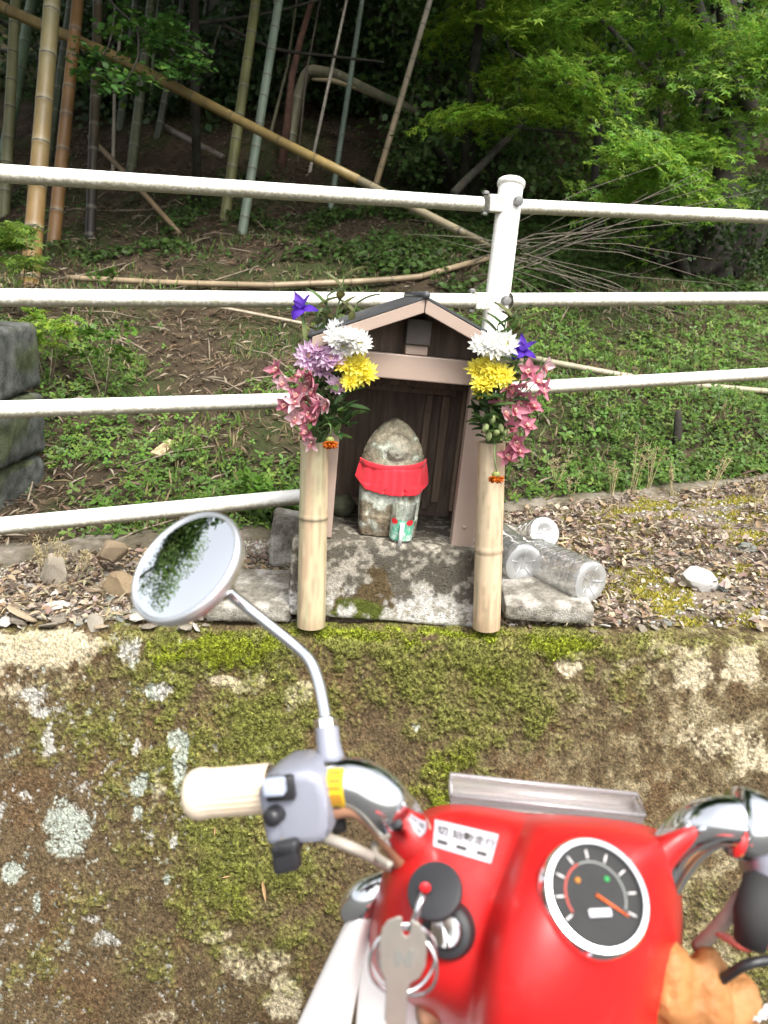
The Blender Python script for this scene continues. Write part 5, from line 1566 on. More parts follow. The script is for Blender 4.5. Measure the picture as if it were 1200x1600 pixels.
# yellowish moss on the soil
X = RNG.uniform(.3, 2.4, 60000); Y = YW + .06 + RNG.random(len(X)) * (kerbY(X) - YW - .06)
ok = fbm(X * 14, Y * 14, 0, 201, 4) * sstep(.25, .6, X) > .53
X, Y = X[ok], Y[ok]; n = len(X)
sm = scatter('yellow_moss', TUFT, np.stack([X, Y, H(X, Y)], -1), upn(n, .4), RNG.uniform(0, 6.3, n), RNG.uniform(.005, .012, n), leafcols(n, (.30, .27, .045), .4), M_litter)
tag(sm, 'yellow green moss patches between the dead leaves at the right', 'moss', kind='stuff')
# single rocks
def rock(name, lab, px, py, s, seed, colr, flat=.7, rot=(0, 0, 0), lift=.35, ground=None):
    me = chunk_mesh(name, seed, flat, 3)
    for p in me.polygons: p.use_smooth = True
    me.set_sharp_from_angle(angle=rad(28))
    me.materials.append(stone_mat(50 + seed, colr))
    q = ground or hit_terr(px, py)
    o = link(bpy.data.objects.new(name, me)); o.location = (q.x, q.y, Hs(q.x, q.y) + s[2] * lift)
    o.scale = s; o.rotation_euler = rot
    return tag(o, lab, 'rock')
rock('white_stone', 'angular white quartz stone lying among the dead leaves at the right', 1086, 920, (.058, .042, .046), 5, (.40, .39, .37), .75, (.1, .2, .4))
rock('brown_rock', 'lower block of a brown layered rock left of the mirror', 190, 925, (.062, .05, .055), 6, (.22, .165, .10), .8, (0, 0, .2))
o = rock('brown_rock', 'upper pale brown rock resting on the layered block beside the mirror', 175, 905, (.045, .04, .04), 7, (.30, .23, .15), .75, (.2, 0, .9)); o.location.z += .055
rock('pale_rock', 'pale jagged rock rising from the gravel at the left', 85, 915, (.04, .04, .075), 8, (.42, .37, .29), .9, (.2, .1, .2))
def boulder_col(p, n, w1, w2):
    c = np.array([.085, .09, .082]) * (1 + 1.6 * w2 + .8 * w1)[:, None]
    mo = sstep(.02, .16, w1 + .12 * (n[:, 2] > .4))
    return mixc0(c, np.array([.05, .062, .02]) * (1 + 1.5 * w2)[:, None], mo * .7)
g0 = G(26, 805)
zb_ = g0.z - .05
for k, (hh, dx, lab) in enumerate(((.17, -.012, 'lowest mossy stone of the old stacked wall at the left edge'), (.20, .0, 'smooth grey middle stone of the stacked wall at the left edge'), (.21, -.006, 'dark topmost stone of the stacked wall at the left edge'))):
    o = rough_box('wall_stone', (.34, .30, hh), .011, .022, .012, boulder_col, M_blk, (P(50, 800, g0.y).x - .31 + dx, g0.y + .16, zb_ + hh / 2), (.02 * k, 0, .06 * (k - 1)), 70 + k, 7)
    tag(o, lab, 'stone', 'stacked stones at the left edge')
    zb_ += hh + .006
# offcut of wood on the bank
q = G(258, 712)
o = MB().box((-.022, -.05, 0), (.044, 0, 0), (0, .10, 0), (0, 0, .018)).build('wood_offcut', mat('pale_wood', color=(.42, .30, .18), rough=.8, var=.25, vscale=20, stretch=(8, 1, 1)), smooth=False, bevel=.002)
o.location = q + Vector((0, 0, .01)); o.rotation_euler = (.35, .1, -.35)
tag(o, 'short pale wooden offcut lying on the bank left of the vase', 'wood')
# dry weeds on the terrace
M_dry = mat('dry_straw', color=(.46, .38, .21), rough=.85, var=.25, vscale=40, transl=.15)
WEEDS = [((985, 778), 95, 'tallest dry seed stalk clump on the terrace before the green bank'), ((1012, 772), 80, 'dry seed stalk second in the row of weeds at the right'), ((955, 780), 62, 'short dry weed left of the tallest seed stalk'), ((1050, 775), 52, 'dry weed right of the tall seed stalks'),
         ((1100, 800), 85, 'thin dry stalk with a green tip before the kerb at the right'), ((890, 785), 55, 'low dry weed between the bottles and the tall stalks'), ((866, 778), 70, 'thin dry stem just right of the vase'), ((1172, 830), 60, 'dry weed near the right picture edge'),
         ((68, 905), 70, 'thin dry stem rising from the gravel at the far left'), ((96, 900), 66, 'dry stem right of the first in the left gravel'), ((128, 905), 55, 'short dry stem beside the brown rock'), ((905, 950), 95, 'dry yellow green blade bent between the bottle and the stone')]
for (b, h, lab) in WEEDS:
    q = hit_terr(*b); q.z = Hs(q.x, q.y)
    e = thing('dry_weed', lab, 'weed', q, 'dry weeds on the terrace')
    Hh = h / FPX * q.y * 1.05
    for k in range(5 if h > 60 else 3):
        a = random.uniform(0, 6.28); ln = random.uniform(.08, .3) * Hh; hh = Hh * random.uniform(.65, 1.05)
        m = MB()
        tip = Vector((math.cos(a) * ln, math.sin(a) * ln, hh))
        path = bez([Vector((random.gauss(0, .006), random.gauss(0, .006), -.01)), tip * .5 + Vector((0, 0, hh * .08)), tip], 8)
        m.tube(path, [.0014 - .0007 * i / len(path) for i in range(len(path))], 5)
        for j in range(14):
            t = random.uniform(.55, 1.0); p = path[min(len(path) - 1, int(t * (len(path) - 1)))]
            d = jit((0, 0, .6), .6).normalized()
            m.tube([p, p + d * .009, p + d * .013], [.0006, .0012, .0003], 4)
        m.build('stalk', M_dry, e)
# bamboo leaves and straws caught on the wall
for (px, py, L, a, lab) in ((415, 1385, .05, 1.75, 'dry brown bamboo leaf stuck to the mossy wall below the handlebar'), (338, 1292, .022, 1.5, 'tiny straw on the wall under the grip'), (355, 1362, .02, .3, 'short pale straw on the wall left of the dry leaf')):
    x, s_ = wall_xs(px, py)
    c = Vector((x, YW - BAT * s_ - .014, float(hE(x)) - s_))
    m = MB(); petal(m, c + Vector((math.cos(a), 0, math.sin(a))) * L * .5, (-math.cos(a), 0, -math.sin(a)), (0, -1, .2), L, L * .16, .1, (.42, .27, .13), (.50, .32, .17), .3, 6)
    tag(m.build('dry_leaf' if L > .03 else 'straw', M_litter), lab, 'leaf' if L > .03 else 'straw')

# ================================================================== MOTORBIKE in the foreground
M_redp = mat('red_plastic', color=(.50, .010, .010), rough=.40, var=.10, vscale=9, coat=.12, bump=.05, bscale=70, color2=(.40, .035, .03), c2scale=16, c2lo=.52, c2hi=.80)
M_chrome = mat('chrome', color=(.80, .81, .82), rough=.12, metal=1.0, var=.06, vscale=20)
M_alu = mat('grey_lacquered_metal', color=(.27, .28, .335), rough=.38, metal=.25, var=.06, vscale=30, coat=.2)
M_black = mat('black_plastic', color=(.018, .018, .020), rough=.38, var=.2, vscale=40)
M_rubber = mat('black_rubber', color=(.02, .02, .02), rough=.8, var=.2, vscale=50)
M_cream = mat('cream_rubber', color=(.64, .54, .41), rough=.55, var=.06, vscale=30, color2=(.55, .43, .30), c2scale=14, c2lo=.5, c2hi=.75)
M_white = mat('white_plastic', color=(.82, .79, .77), rough=.40, var=.05, vscale=12)
M_cable = mat('grey_cable', color=(.30, .27, .23), rough=.6, var=.15, vscale=60)
M_cable2 = mat('brown_cable', color=(.33, .17, .10), rough=.55, var=.2, vscale=40)
M_key = mat('nickel_key', color=(.50, .50, .44), rough=.34, metal=.85, var=.08, vscale=60)
M_lever = mat('pale_grey_switch', color=(.36, .40, .50), rough=.45)
M_yel = mat('yellow_label', color=(.75, .48, .02), rough=.45)
M_ink = mat('dark_print', color=(.04, .035, .03), rough=.5)
M_plate = mat('white_plate', color=(.44, .43, .47), rough=.4, var=.05, vscale=60)
M_mirror = mat('mirror_glass', color=(.92, .94, .95), rough=.01, metal=1.0)
bike = thing('motorbike', 'red motorbike with chrome handlebar parked in front of the wall', 'motorbike', (.14, .55, 0))
BO_ = Vector(bike.location)
bpy.context.view_layer.update()
class BM_(MB):
    def build(self, name, m, parent=bike, **k):
        self.v = [tuple(Vector(p) - BO_) for p in self.v]
        return MB.build(self, name, m, parent, **k)
def Bx(c, ux, uy, uz, hx, hy, hz, name, m, parent=bike, bevel=.004, seg=4):
    q = BM_(); c = Vector(c)
    q.box(c - ux * hx - uy * hy - uz * hz, ux * 2 * hx, uy * 2 * hy, uz * 2 * hz)
    return q.build(name, m, parent, smooth=True, bevel=bevel, seg=seg)
CX, CYu, CZ = (CAM_R @ Vector(v) for v in ((1, 0, 0), (0, 1, 0), (0, 0, 1)))     # view axes, used to orient the hand controls
# ---- left grip
ga, gbp = P(302, 1241, .605), P(424, 1231, .595)
ax = (gbp - ga).normalized(); gl = (gbp - ga).length
u = (CYu - ax * CYu.dot(ax)).normalized(); v = ax.cross(u)
V, F = [], []
prof = [(-.0055, .35), (-.005, .62), (-.0025, .86), (.001, .98), (.006, 1.04), (.010, 1.03), (.014, .985)] + [(.014 + (gl - .014) * t, .97) for t in np.linspace(.08, 1, 14)]
ks_ = 144
for i, (h, rr) in enumerate(prof):
    for k in range(ks_):
        th = 2 * math.pi * k / ks_
        g = -.060 * max(0, math.cos(th * 24)) ** 3 if h > .013 else 0
        r = .0198 * (rr + g)
        V.append(ga + ax * h + (u * math.cos(th) + v * math.sin(th)) * r)
for i in range(len(prof) - 1):
    for k in range(ks_): F.append((i * ks_ + k, i * ks_ + (k + 1) % ks_, (i + 1) * ks_ + (k + 1) % ks_, (i + 1) * ks_ + k))
F.append(tuple(range(ks_))[::-1])
q = BM_(); q.add(V, F); grip = q.build('grip', M_cream)
# ---- control housing
hc = P(472, 1243, .592)
hx_ = ax; hz_ = (CZ - ax * CZ.dot(ax)).normalized(); hy_ = hz_.cross(hx_)
prof2 = [(-.0265, -.029), (.020, -.029), (.0265, -.023), (.0285, .010), (.026, .024), (.016, .0295), (-.008, .0295), (-.025, .022), (-.0285, .014)]
q = BM_(); V, F = [], []
lay = [(-.030, .86), (-.024, .97), (.006, 1.0), (.018, .985), (.024, .93), (.027, .84)]
for (z, sc_) in lay:
    for (a, b) in prof2: V.append(hc + hx_ * a * sc_ + hy_ * b * sc_ + hz_ * z)
n = len(prof2)
for i in range(len(lay) - 1):
    for k in range(n): F.append((i * n + k, i * n + (k + 1) % n, (i + 1) * n + (k + 1) % n, (i + 1) * n + k))
F.append(tuple(range(n))[::-1]); F.append(tuple((len(lay) - 1) * n + k for k in range(n)))
q.add(V, F); hous = q.build('switch_housing', M_alu, bevel=.0045, seg=4)
Bx(hc + hx_ * -.012 + hy_ * -.0005 + hz_ * .0225, hx_, hy_, hz_, .0015, .0268, .0045, 'seam', M_cable, hous, .0005, 1)
rec = Bx(P(438, 1231, .563), hx_, hy_, hz_, .0115, .0095, .004, 'switch_recess', M_black, hous, .002, 2)
Bx(P(429, 1229, .557), hx_, hy_, hz_, .0085, .0062, .006, 'indicator_switch', M_lever, hous, .0025, 3)
hb = BM_(); hb.lathe([(.0075, -.006), (.0075, .006), (.006, .009), (.002, .0102)], 20, P(431, 1272, .567), (hz_ + hx_ * -.35)); hb.build('horn_button', M_black, hous)
q = BM_(); q.tube([P(468, 1290, .585), P(462, 1318, .578), P(458, 1330, .572)], [.0075, .0062, .006], 12); q.build('choke_stalk', M_black, hous)
lv = Bx(P(448, 1337, .565), (hx_ * .98 + hy_ * .18).normalized(), hy_, hz_, .0112, .0118, .006, 'choke_lever', M_black, hous, .004, 4)
for k in range(7):
    c = P(430 + k * 5.5, 1318 - k * 1.4, .5595)
    q = BM_(); q.tube([c, P(431 + k * 5.5, 1340 - k * 1.2, .5583)], .0007, 5); q.build('ridge', M_black, lv)
q = BM_(); q.tube([P(486, 1285, .585), P(497, 1307, .58)], [.0085, .0075], 12); q.build('cable_boss', M_alu, hous)
q = BM_(); q.tube([P(520, 1290, .60), P(540, 1286, .60)], [.008, .006], 10); q.build('rubber_boot', M_rubber, hous)
# boss carrying the mirror stem
q = BM_(); q.tube(bez([P(520, 1205, .60), P(516, 1180, .605), P(513, 1160, .61), P(511, 1138, .615)], 12), [.021, .018, .0135, .0115, .0108, .0105, .0102, .010, .0098, .0098, .0098, .0098, .0098][:len(bez([P(520, 1205, .60), P(516, 1180, .605), P(513, 1160, .61), P(511, 1138, .615)], 12))], 20)
q.build('mirror_boss', M_alu, hous)
q = BM_(); q.lathe([(.0095, 0), (.0105, .002), (.0105, .011), (.0085, .013)], 6, P(511, 1146, .614), P(508, 1120, .62) - P(511, 1146, .614)); q.build('lock_nut', M_chrome, hous, smooth=False, bevel=.0008)
# ---- chrome handlebar, left and right
def bar(pxs, r0, r1, name='handlebar'):
    path = bez([P(*k) for k in pxs], 60)
    q = BM_(); q.tube(path, [r0 + (r1 - r0) * i / (len(path) - 1) for i in range(len(path))], 32)
    return q.build(name, M_chrome), path
hbar, hpath = bar([(470, 1236, .592), (512, 1224, .59), (560, 1226, .585), (606, 1262, .59), (642, 1322, .64), (672, 1400, .72), (700, 1500, .80)], .0172, .026)
# yellow warning label wrapped on the bar
i0 = min(range(len(hpath)), key=lambda i: (hpath[i] - P(537, 1222, .588)).length)
c0 = hpath[i0]; tx = (hpath[i0 + 1] - hpath[i0 - 1]).normalized()
nz_ = (CZ - tx * CZ.dot(tx)).normalized(); ny_ = nz_.cross(tx)
RB_ = .0172 + (.026 - .0172) * i0 / (len(hpath) - 1)
def on_bar(s, th, r=0): return c0 + tx * s + (nz_ * math.cos(th) + ny_ * math.sin(th)) * (RB_ + .0005 + r)
q = BM_(); q.grid([[on_bar(s, th) for th in np.linspace(-1.25, .9, 16)] for s in (-.0065, .0065)]); lab_ = q.build('warning_label', M_yel, hbar)
for (a, b) in ((-1.1, -.7), (-.55, -.1), (.05, .22), (.32, .5), (.62, .8)):
    q = BM_()
    q.grid([[on_bar(s, th, .0004) for th in np.linspace(a, b, 4)] for s in (-.0045 if a < 0 else -.005, .001 if a < -.6 else .0045)]); q.build('label_print', M_ink if a < -.6 else mat('amber_print', color=(.45, .22, .02), rough=.5), lab_)
# ---- cables
for pxs, r, m_ in (([(497, 1305, .58), (545, 1322, .57), (590, 1345, .60), (640, 1378, .66), (690, 1440, .70)], .0042, M_cable),
                   ([(512, 1268, .588), (552, 1262, .58), (590, 1290, .585), (625, 1345, .615), (655, 1400, .66)], .0075, M_cable2),
                   ([(585, 1318, .60), (588, 1336, .59), (610, 1352, .575)], .003, M_cable),
                   ([(604, 1222, .62), (640, 1255, .61), (668, 1300, .62), (690, 1380, .66)], .0045, M_cable)):
    path = bez([P(*k) for k in pxs], 24)
    q = BM_(); q.tube(path, r, 12); q.build('cable', m_)
q = BM_(); q.tube([P(588, 1218, .63), P(612, 1223, .625)], [.0055, .0045], 12); q.build('lever_tip', M_chrome)
# ---- right end of the bar
rbar, _ = bar([(980, 1500, .70), (1010, 1410, .65), (1055, 1330, .63), (1100, 1290, .61), (1150, 1284, .60), (1215, 1300, .60)], .0205, .020)
q = BM_(); q.lathe([(.027, -.012), (.0285, -.008), (.0285, .006), (.025, .012)], 32, P(1168, 1288, .60), P(1215, 1300, .60) - P(1150, 1284, .60)); q.build('clamp_ring', M_chrome)
Bx(P(1222, 1330, .60), hx_, hy_, hz_, .030, .032, .028, 'switch_housing', M_alu, bike, .010, 4)
q = BM_(); q.tube([P(1188, 1372, .585), P(1180, 1430, .57), P(1172, 1475, .57)], [.012, .016, .012], 12); q.build('throttle_boot', M_rubber)
q = BM_(); q.tube(bez([P(1195, 1375, .60), P(1160, 1400, .60), P(1130, 1440, .60), P(1090, 1480, .62)], 16), .006, 10); q.build('cable', M_cable)
q = BM_(); q.tube(bez([P(1200, 1500, .58), P(1160, 1510, .58), P(1110, 1545, .60)], 12), .004, 10); q.build('cable', M_black)
q = BM_(); q.tube(bez([P(1215, 1470, .60), P(1165, 1480, .60), P(1120, 1455, .60)], 12), .0035, 10); q.build('cable', mat('red_cable', color=(.42, .08, .06), rough=.5))
q = BM_(); q.tube([P(1240, 1330, .60), P(1400, 1345, .61)], .0195, 24); q.build('grip', M_cream)
# ---- red cowl
CG = [
    [(652, 1275, .70), (694, 1252, .68), (815, 1272, .67), (824, 1274, .67), (850, 1274, .66), (930, 1278, .66), (1010, 1290, .67), (1040, 1305, .70)],
    [(636, 1292, .665), (688, 1256, .635), (812, 1282, .625), (822, 1284, .622), (846, 1284, .60), (930, 1290, .595), (1020, 1304, .615), (1050, 1325, .66)],
    [(626, 1310, .655), (672, 1268, .615), (806, 1296, .605), (818, 1298, .60), (840, 1296, .57), (930, 1302, .565), (1030, 1318, .595), (1056, 1340, .655)],
    [(598, 1365, .65), (620, 1345, .590), (778, 1372, .575), (790, 1374, .568), (812, 1370, .535), (920, 1376, .525), (1040, 1392, .57), (1064, 1400, .64)],
    [(580, 1435, .65), (592, 1425, .572), (756, 1440, .555), (767, 1442, .548), (790, 1438, .512), (905, 1450, .500), (1036, 1462, .555), (1066, 1470, .63)],
    [(576, 1520, .65), (588, 1518, .562), (738, 1542, .545), (746, 1544, .538), (766, 1544, .500), (885, 1556, .487), (1015, 1560, .55), (1055, 1556, .63)],
    [(640, 1560, .66), (650, 1568, .59), (730, 1600, .56), (738, 1606, .545), (756, 1640, .50), (870, 1660, .49), (990, 1652, .55), (1040, 1640, .64)],
    [(660, 1580, .72), (670, 1600, .68), (715, 1640, .62), (730, 1680, .60), (750, 1740, .56), (860, 1770, .54), (970, 1750, .58), (1020, 1720, .66)]]
q = BM_(); q.grid([[P(*k) for k in row] for row in CG]); cowl = q.build('front_cowl', M_redp, subsurf=3, solid=.003)
cowl.modifiers.move(1, 0)
bpy.context.view_layer.update()
from mathutils.bvhtree import BVHTree
_dg = bpy.context.evaluated_depsgraph_get()
_ev = cowl.evaluated_get(_dg); _me = _ev.to_mesh()
_bvh = BVHTree.FromPolygons([tuple(Vector(v.co) + BO_) for v in _me.vertices], [tuple(p.vertices) for p in _me.polygons])
def surf(px, py, off=.0006):
    h, nn_, i_, d_ = _bvh.ray_cast(CAM_P, ray(px, py).normalized())
    if h is None: return P(px, py, .56), CZ
    if nn_.dot(CZ) < 0: nn_ = -nn_
    return h + nn_ * off, nn_
# white position plate with its printing
def bil(c, s, t):
    (a, b, d, e) = c
    return ((a[0] * (1 - s) + b[0] * s) * (1 - t) + (e[0] * (1 - s) + d[0] * s) * t, (a[1] * (1 - s) + b[1] * s) * (1 - t) + (e[1] * (1 - s) + d[1] * s) * t)
PLc = ((680, 1281), (779, 1305), (767, 1350), (677, 1323))
q = BM_(); q.grid([[surf(*bil(PLc, s, t), .0008)[0] for s in np.linspace(0, 1, 14)] for t in np.linspace(0, 1, 7)]); plate = q.build('position_plate', M_plate)
def text_part(txt, cx_, cy_, size):
    cu = bpy.data.curves.new('txt', 'FONT'); cu.body = txt; cu.size = 1; cu.align_x = 'CENTER'; cu.align_y = 'CENTER'; cu.resolution_u = 3; cu.offset = .018
    to = bpy.data.objects.new('txt', cu); COL.objects.link(to)
    bpy.context.view_layer.update()
    me = bpy.data.meshes.new_from_object(to.evaluated_get(bpy.context.evaluated_depsgraph_get()))
    COL.objects.unlink(to); bpy.data.objects.remove(to)
    for v_ in me.vertices:
        s, t = cx_ + v_.co.x * size, cy_ - v_.co.y * size * 2.05
        p, _n = surf(*bil(PLc, s, t), .0013)
        v_.co = p - BO_
    me.materials.clear(); me.materials.append(M_ink)
    o = link(bpy.data.objects.new('lettering', me), plate)
    return o
for txt, cx_ in (('切', .145), ('始動', .47), ('走行', .82)): text_part(txt, cx_, .38, .175)
for (s0, s1) in ((.07, .24), (.385, .56), (.73, .90)):
    q = BM_(); q.grid([[surf(*bil(PLc, s, t), .0013)[0] for s in np.linspace(s0, s1, 4)] for t in (.70, .84)]); q.build('mark', M_ink, plate)
# ignition lock
p, nn_ = surf(702, 1452); 
q = BM_(); q.lathe([(.0205, -.010), (.0205, .004), (.018, .009), (.013, .0105), (.012, .0085)], 32, p, nn_, capt=True); lock = q.build('ignition_lock', M_black, bike, sharp=40)
q = BM_(); q.lathe([(.0115, .0086), (.0115, .0115), (.0105, .0125)], 28, p, nn_); cyl = q.build('lock_cylinder', M_chrome, lock, sharp=40)
# speedometer in the middle of the cowl
p, nn_ = surf(925, 1402)
nn_ = (nn_ * .3 + Vector((0, -.55, .83))).normalized()
q = BM_(); q.lathe([(.039, -.012), (.039, .006), (.037, .010), (.0335, .0105), (.033, .006)], 48, p, nn_, capt=False); sp = q.build('speedometer', M_chrome, bike, sharp=40)
q = BM_(); q.lathe([(.033, .0058), (.033, .0062)], 48, p, nn_); q.build('dial', M_rubber, sp, smooth=False)
_n, a_, b_ = basis(nn_)
for k in range(9):
    th = rad(-120 + k * 30)
    rd = a_ * math.cos(th) + b_ * math.sin(th)
    q = BM_(); q.tube([p + nn_ * .0068 + rd * .024, p + nn_ * .0068 + rd * .030], .0006, 5); q.build('tick', M_white, sp)
for a0_, a1_, cl_ in ((-118, 20, (.20, .21, .20)), (22, 118, (.45, .05, .03))):
    q = BM_(); q.grid([[p + nn_ * .0066 + (a_ * math.cos(rad(t)) + b_ * math.sin(rad(t))) * rr_ for t in np.linspace(a0_, a1_, 24)] for rr_ in (.0215, .0225)]); q.build('scale_band', mat('band_%d' % a0_, color=cl_, rough=.6), sp)
q = BM_(); q.box(p + nn_ * .0064 - a_ * .014 - b_ * .008, a_ * .005, b_ * .016, nn_ * .0012); q.build('counter_window', M_plate, sp, smooth=False)
for s__, cl_ in ((-1, (.02, .25, .06)), (1, (.40, .15, .01))):
    q = BM_(); q.lathe([(.0022, .0062), (.0018, .0072)], 12, p + a_ * .010 + b_ * .011 * s__, nn_); q.build('indicator_lamp', mat('lamp_%d' % (s__ + 1), color=cl_, rough=.3), sp)
q = BM_(); q.tube([p + nn_ * .0072, p + nn_ * .0072 + (a_ * math.cos(-2.2) + b_ * math.sin(-2.2)) * .025], [.0012, .0005], 6); q.build('needle', mat('orange_needle', color=(.7, .12, .02), rough=.5), sp)
# ---- white leg shield and its bracket
def sheet(rows, name, m, th=.003, sub=2):
    q = BM_(); q.grid([[P(*k) for k in row] for row in rows]); return q.build(name, m, bike, subsurf=sub, solid=th)
sheet([[(556, 1404, .66), (572, 1402, .64), (590, 1412, .65)], [(520, 1480, .66), (545, 1480, .635), (572, 1490, .66)], [(462, 1600, .66), (500, 1604, .63), (548, 1612, .66)], [(420, 1700, .68), (470, 1710, .64), (530, 1720, .68)], [(380, 1950, .74), (450, 1970, .70), (520, 1990, .76)], [(420, 2400, .9), (470, 2420, .86), (540, 2440, .92)]], 'leg_shield', M_white)
sheet([[(566, 1468, .665), (600, 1450, .64), (650, 1450, .66)], [(560, 1520, .66), (600, 1510, .63), (668, 1510, .66)], [(552, 1620, .66), (610, 1620, .63), (690, 1620, .66)], [(540, 1750, .70), (620, 1760, .66), (710, 1760, .70)], [(540, 2000, .78), (630, 2020, .74), (720, 2020, .78)], [(560, 2400, .9), (640, 2420, .88), (730, 2420, .92)]], 'leg_shield', M_white)
q = BM_(); q.tube(bez([P(548, 1428, .665), P(572, 1402, .655), P(604, 1384, .655), P(640, 1372, .67)], 14), [.012, .014, .016, .016, .016, .015, .014, .013, .013, .013, .013, .013, .013, .013, .013][:len(bez([P(548, 1428, .665), P(572, 1402, .655), P(604, 1384, .655), P(640, 1372, .67)], 14))], 18); q.build('bracket', M_chrome)
Bx(P(572, 1436, .662), hx_, hy_, hz_, .012, .014, .010, 'bracket', M_alu, bike, .005, 3)
q = BM_(); q.tube(bez([P(640, 1540, .60), P(690, 1566, .60), P(740, 1590, .62)], 10), .006, 10); q.build('cable', M_cable)
q = BM_(); q.tube(bez([P(655, 1590, .60), P(700, 1580, .61), P(730, 1610, .62)], 10), .009, 10); q.build('wire_loom', M_cable2)
# ---- the rest of the machine, below the picture
CXb = P(860, 1400, .60).x
def yz(x, y, z): return Vector((CXb + x, y, z))
def wheel(y, r, name='wheel'):
    q = BM_(); V, F = [], []
    for i in range(40):
        t = 2 * math.pi * i / 40
        for k in range(12):
            s = 2 * math.pi * k / 12
            rr = r - .03 + .03 * math.cos(s)
            V.append(yz(.028 * math.sin(s), y + rr * math.cos(t), r + rr * math.sin(t)))
    for i in range(40):
        for k in range(12): F.append((i * 12 + k, i * 12 + (k + 1) % 12, ((i + 1) % 40) * 12 + (k + 1) % 12, ((i + 1) % 40) * 12 + k))
    q.add(V, F); t_ = q.build('wheel', M_rubber)
    q = BM_(); q.lathe([(r - .055, -.018), (r - .065, -.012), (r - .065, .012), (r - .055, .018), (r - .052, .010), (r - .052, -.010)], 40, yz(0, y, r), (1, 0, 0), capb=False, capt=False); q.build('rim', M_chrome, t_)
    q = BM_(); q.lathe([(.055, -.03), (.06, -.025), (.06, .025), (.055, .03)], 24, yz(0, y, r), (1, 0, 0)); q.build('hub', M_alu, t_)
    for k in range(18):
        a = k * 2 * math.pi / 18
        q = BM_(); q.tube([yz(.02 * (-1) ** k, y + .05 * math.cos(a), r + .05 * math.sin(a)), yz(0, y + (r - .06) * math.cos(a + .25), r + (r - .06) * math.sin(a + .25))], .0015, 5); q.build('spoke', M_chrome, t_)
FY = .80
wheel(FY, .28); wheel(FY - 1.20, .28)
for s in (-1, 1):
    q = BM_(); q.tube([yz(s * .05, FY, .28), yz(s * .05, FY - .22, .92)], [.018, .022], 12); q.build('fork_leg', M_redp)
q = BM_(); q.tube([yz(0, FY - .20, .86), yz(0, FY - .27, 1.16)], .024, 16); q.build('steering_column', M_black)
def fender(y, r, a0, a1, m):
    q = BM_(); q.grid([[yz(x, y + (r - 6 * x * x) * math.cos(a), .28 + (r - 6 * x * x) * math.sin(a)) for x in (-.05, -.035, 0, .035, .05)] for a in np.linspace(rad(a0), rad(a1), 24)]); q.build('fender', m, solid=.003)
fender(FY, .325, 15, 170, M_redp); fender(FY - 1.2, .325, 20, 190, M_redp)
q = BM_(); q.tube(bez([yz(0, FY - .22, .95), yz(0, FY - .40, .62), yz(0, FY - .65, .50), yz(0, FY - .95, .62), yz(0, FY - 1.2, .66)], 24), .038, 14); q.build('frame', M_redp)
Bx(yz(0, FY - .58, .34), Vector((1, 0, 0)), Vector((0, 1, 0)), Vector((0, 0, 1)), .10, .16, .09, 'engine', M_alu, bike, .03, 3)
Bx(yz(0, FY - .92, .74), Vector((1, 0, 0)), Vector((0, 1, 0)), Vector((0, 0, 1)), .11, .20, .045, 'saddle', M_rubber, bike, .035, 4)
Bx(yz(0, FY - 1.28, .78), Vector((1, 0, 0)), Vector((0, 1, 0)), Vector((0, 0, 1)), .15, .19, .012, 'carrier', M_redp, bike, .008, 2)
for s in (-1, 1):
    q = BM_(); q.tube([yz(s * .10, FY - 1.2, .28), yz(s * .09, FY - 1.1, .66)], .018, 10); q.build('shock_absorber', M_chrome)
    q = BM_(); q.tube([yz(s * .05, FY - .55, .27), yz(s * .27, FY - .55, .27)], .012, 10); q.build('foot_peg', M_rubber)
q = BM_(); q.tube([yz(-.05, FY - .62, .30), yz(-.20, FY - .60, .0)], .010, 10); q.build('side_stand', M_chrome)
# front carrier frame under the clear box
for s in (-.09, .09):
    q = BM_(); q.tube([yz(s, FY - .30, 1.00), P(860, 1330, .72) + Vector((s, .0, -.02)), P(860, 1320, .80) + Vector((s, .05, -.02))], .006, 8); q.build('carrier_rail', M_black)
q = BM_(); q.tube([P(860, 1320, .80) + Vector((-.10, .05, -.02)), P(860, 1320, .80) + Vector((.10, .05, -.02))], .006, 8); q.build('carrier_rail', M_black)

rk = P(1065, 1700, .635)
Bx(rk, Vector((1, 0, 0)), Vector((0, 1, 0)), Vector((0, 0, 1)), .055, .05, .004, 'side_rack', M_black, bike, .002, 2)
q = BM_(); q.tube(bez([rk, rk + Vector((-.06, .04, -.03)), yz(0, FY - .22, .98)], 12), .007, 10); q.build('rack_arm', M_black)
# ---------------- clear plastic box on the front carrier
M_cl2 = clear_mat('pinkish_clear_plastic', (.93, .86, .87), .28, .12, .7, .10)
q0 = [P(703, 1258, .70), P(1005, 1290, .70)]
bxx = (q0[1] - q0[0]); wv = bxx.length; bxx.normalize(); byy = Vector((0, 1, -.05)).normalized(); bzz = bxx.cross(byy).normalized()
if bzz.z < 0: bzz = -bzz
cb_ = thing('clear_box', 'shallow clear plastic tray just behind the red cowl', 'tray', q0[0])
def boxpart(o, a, b, c, name, m, bev=.003): return MB().box(o, a, b, c).build(name, m, cb_, smooth=True, bevel=bev, seg=3)
hgt, dep, t_ = .011, .026, .003
boxpart(Vector(), bxx * wv, byy * t_, bzz * hgt, 'wall', M_cl2, .001)
boxpart(byy * dep, bxx * wv, byy * t_, bzz * (hgt + .006), 'wall', M_cl2, .001)
boxpart(byy * t_ * 1.05, bxx * t_, byy * (dep - t_ * 1.1), bzz * hgt, 'wall', M_cl2, .001)
boxpart(byy * t_ * 1.05 + bxx * (wv - t_), bxx * t_, byy * (dep - t_ * 1.1), bzz * hgt, 'wall', M_cl2, .001)
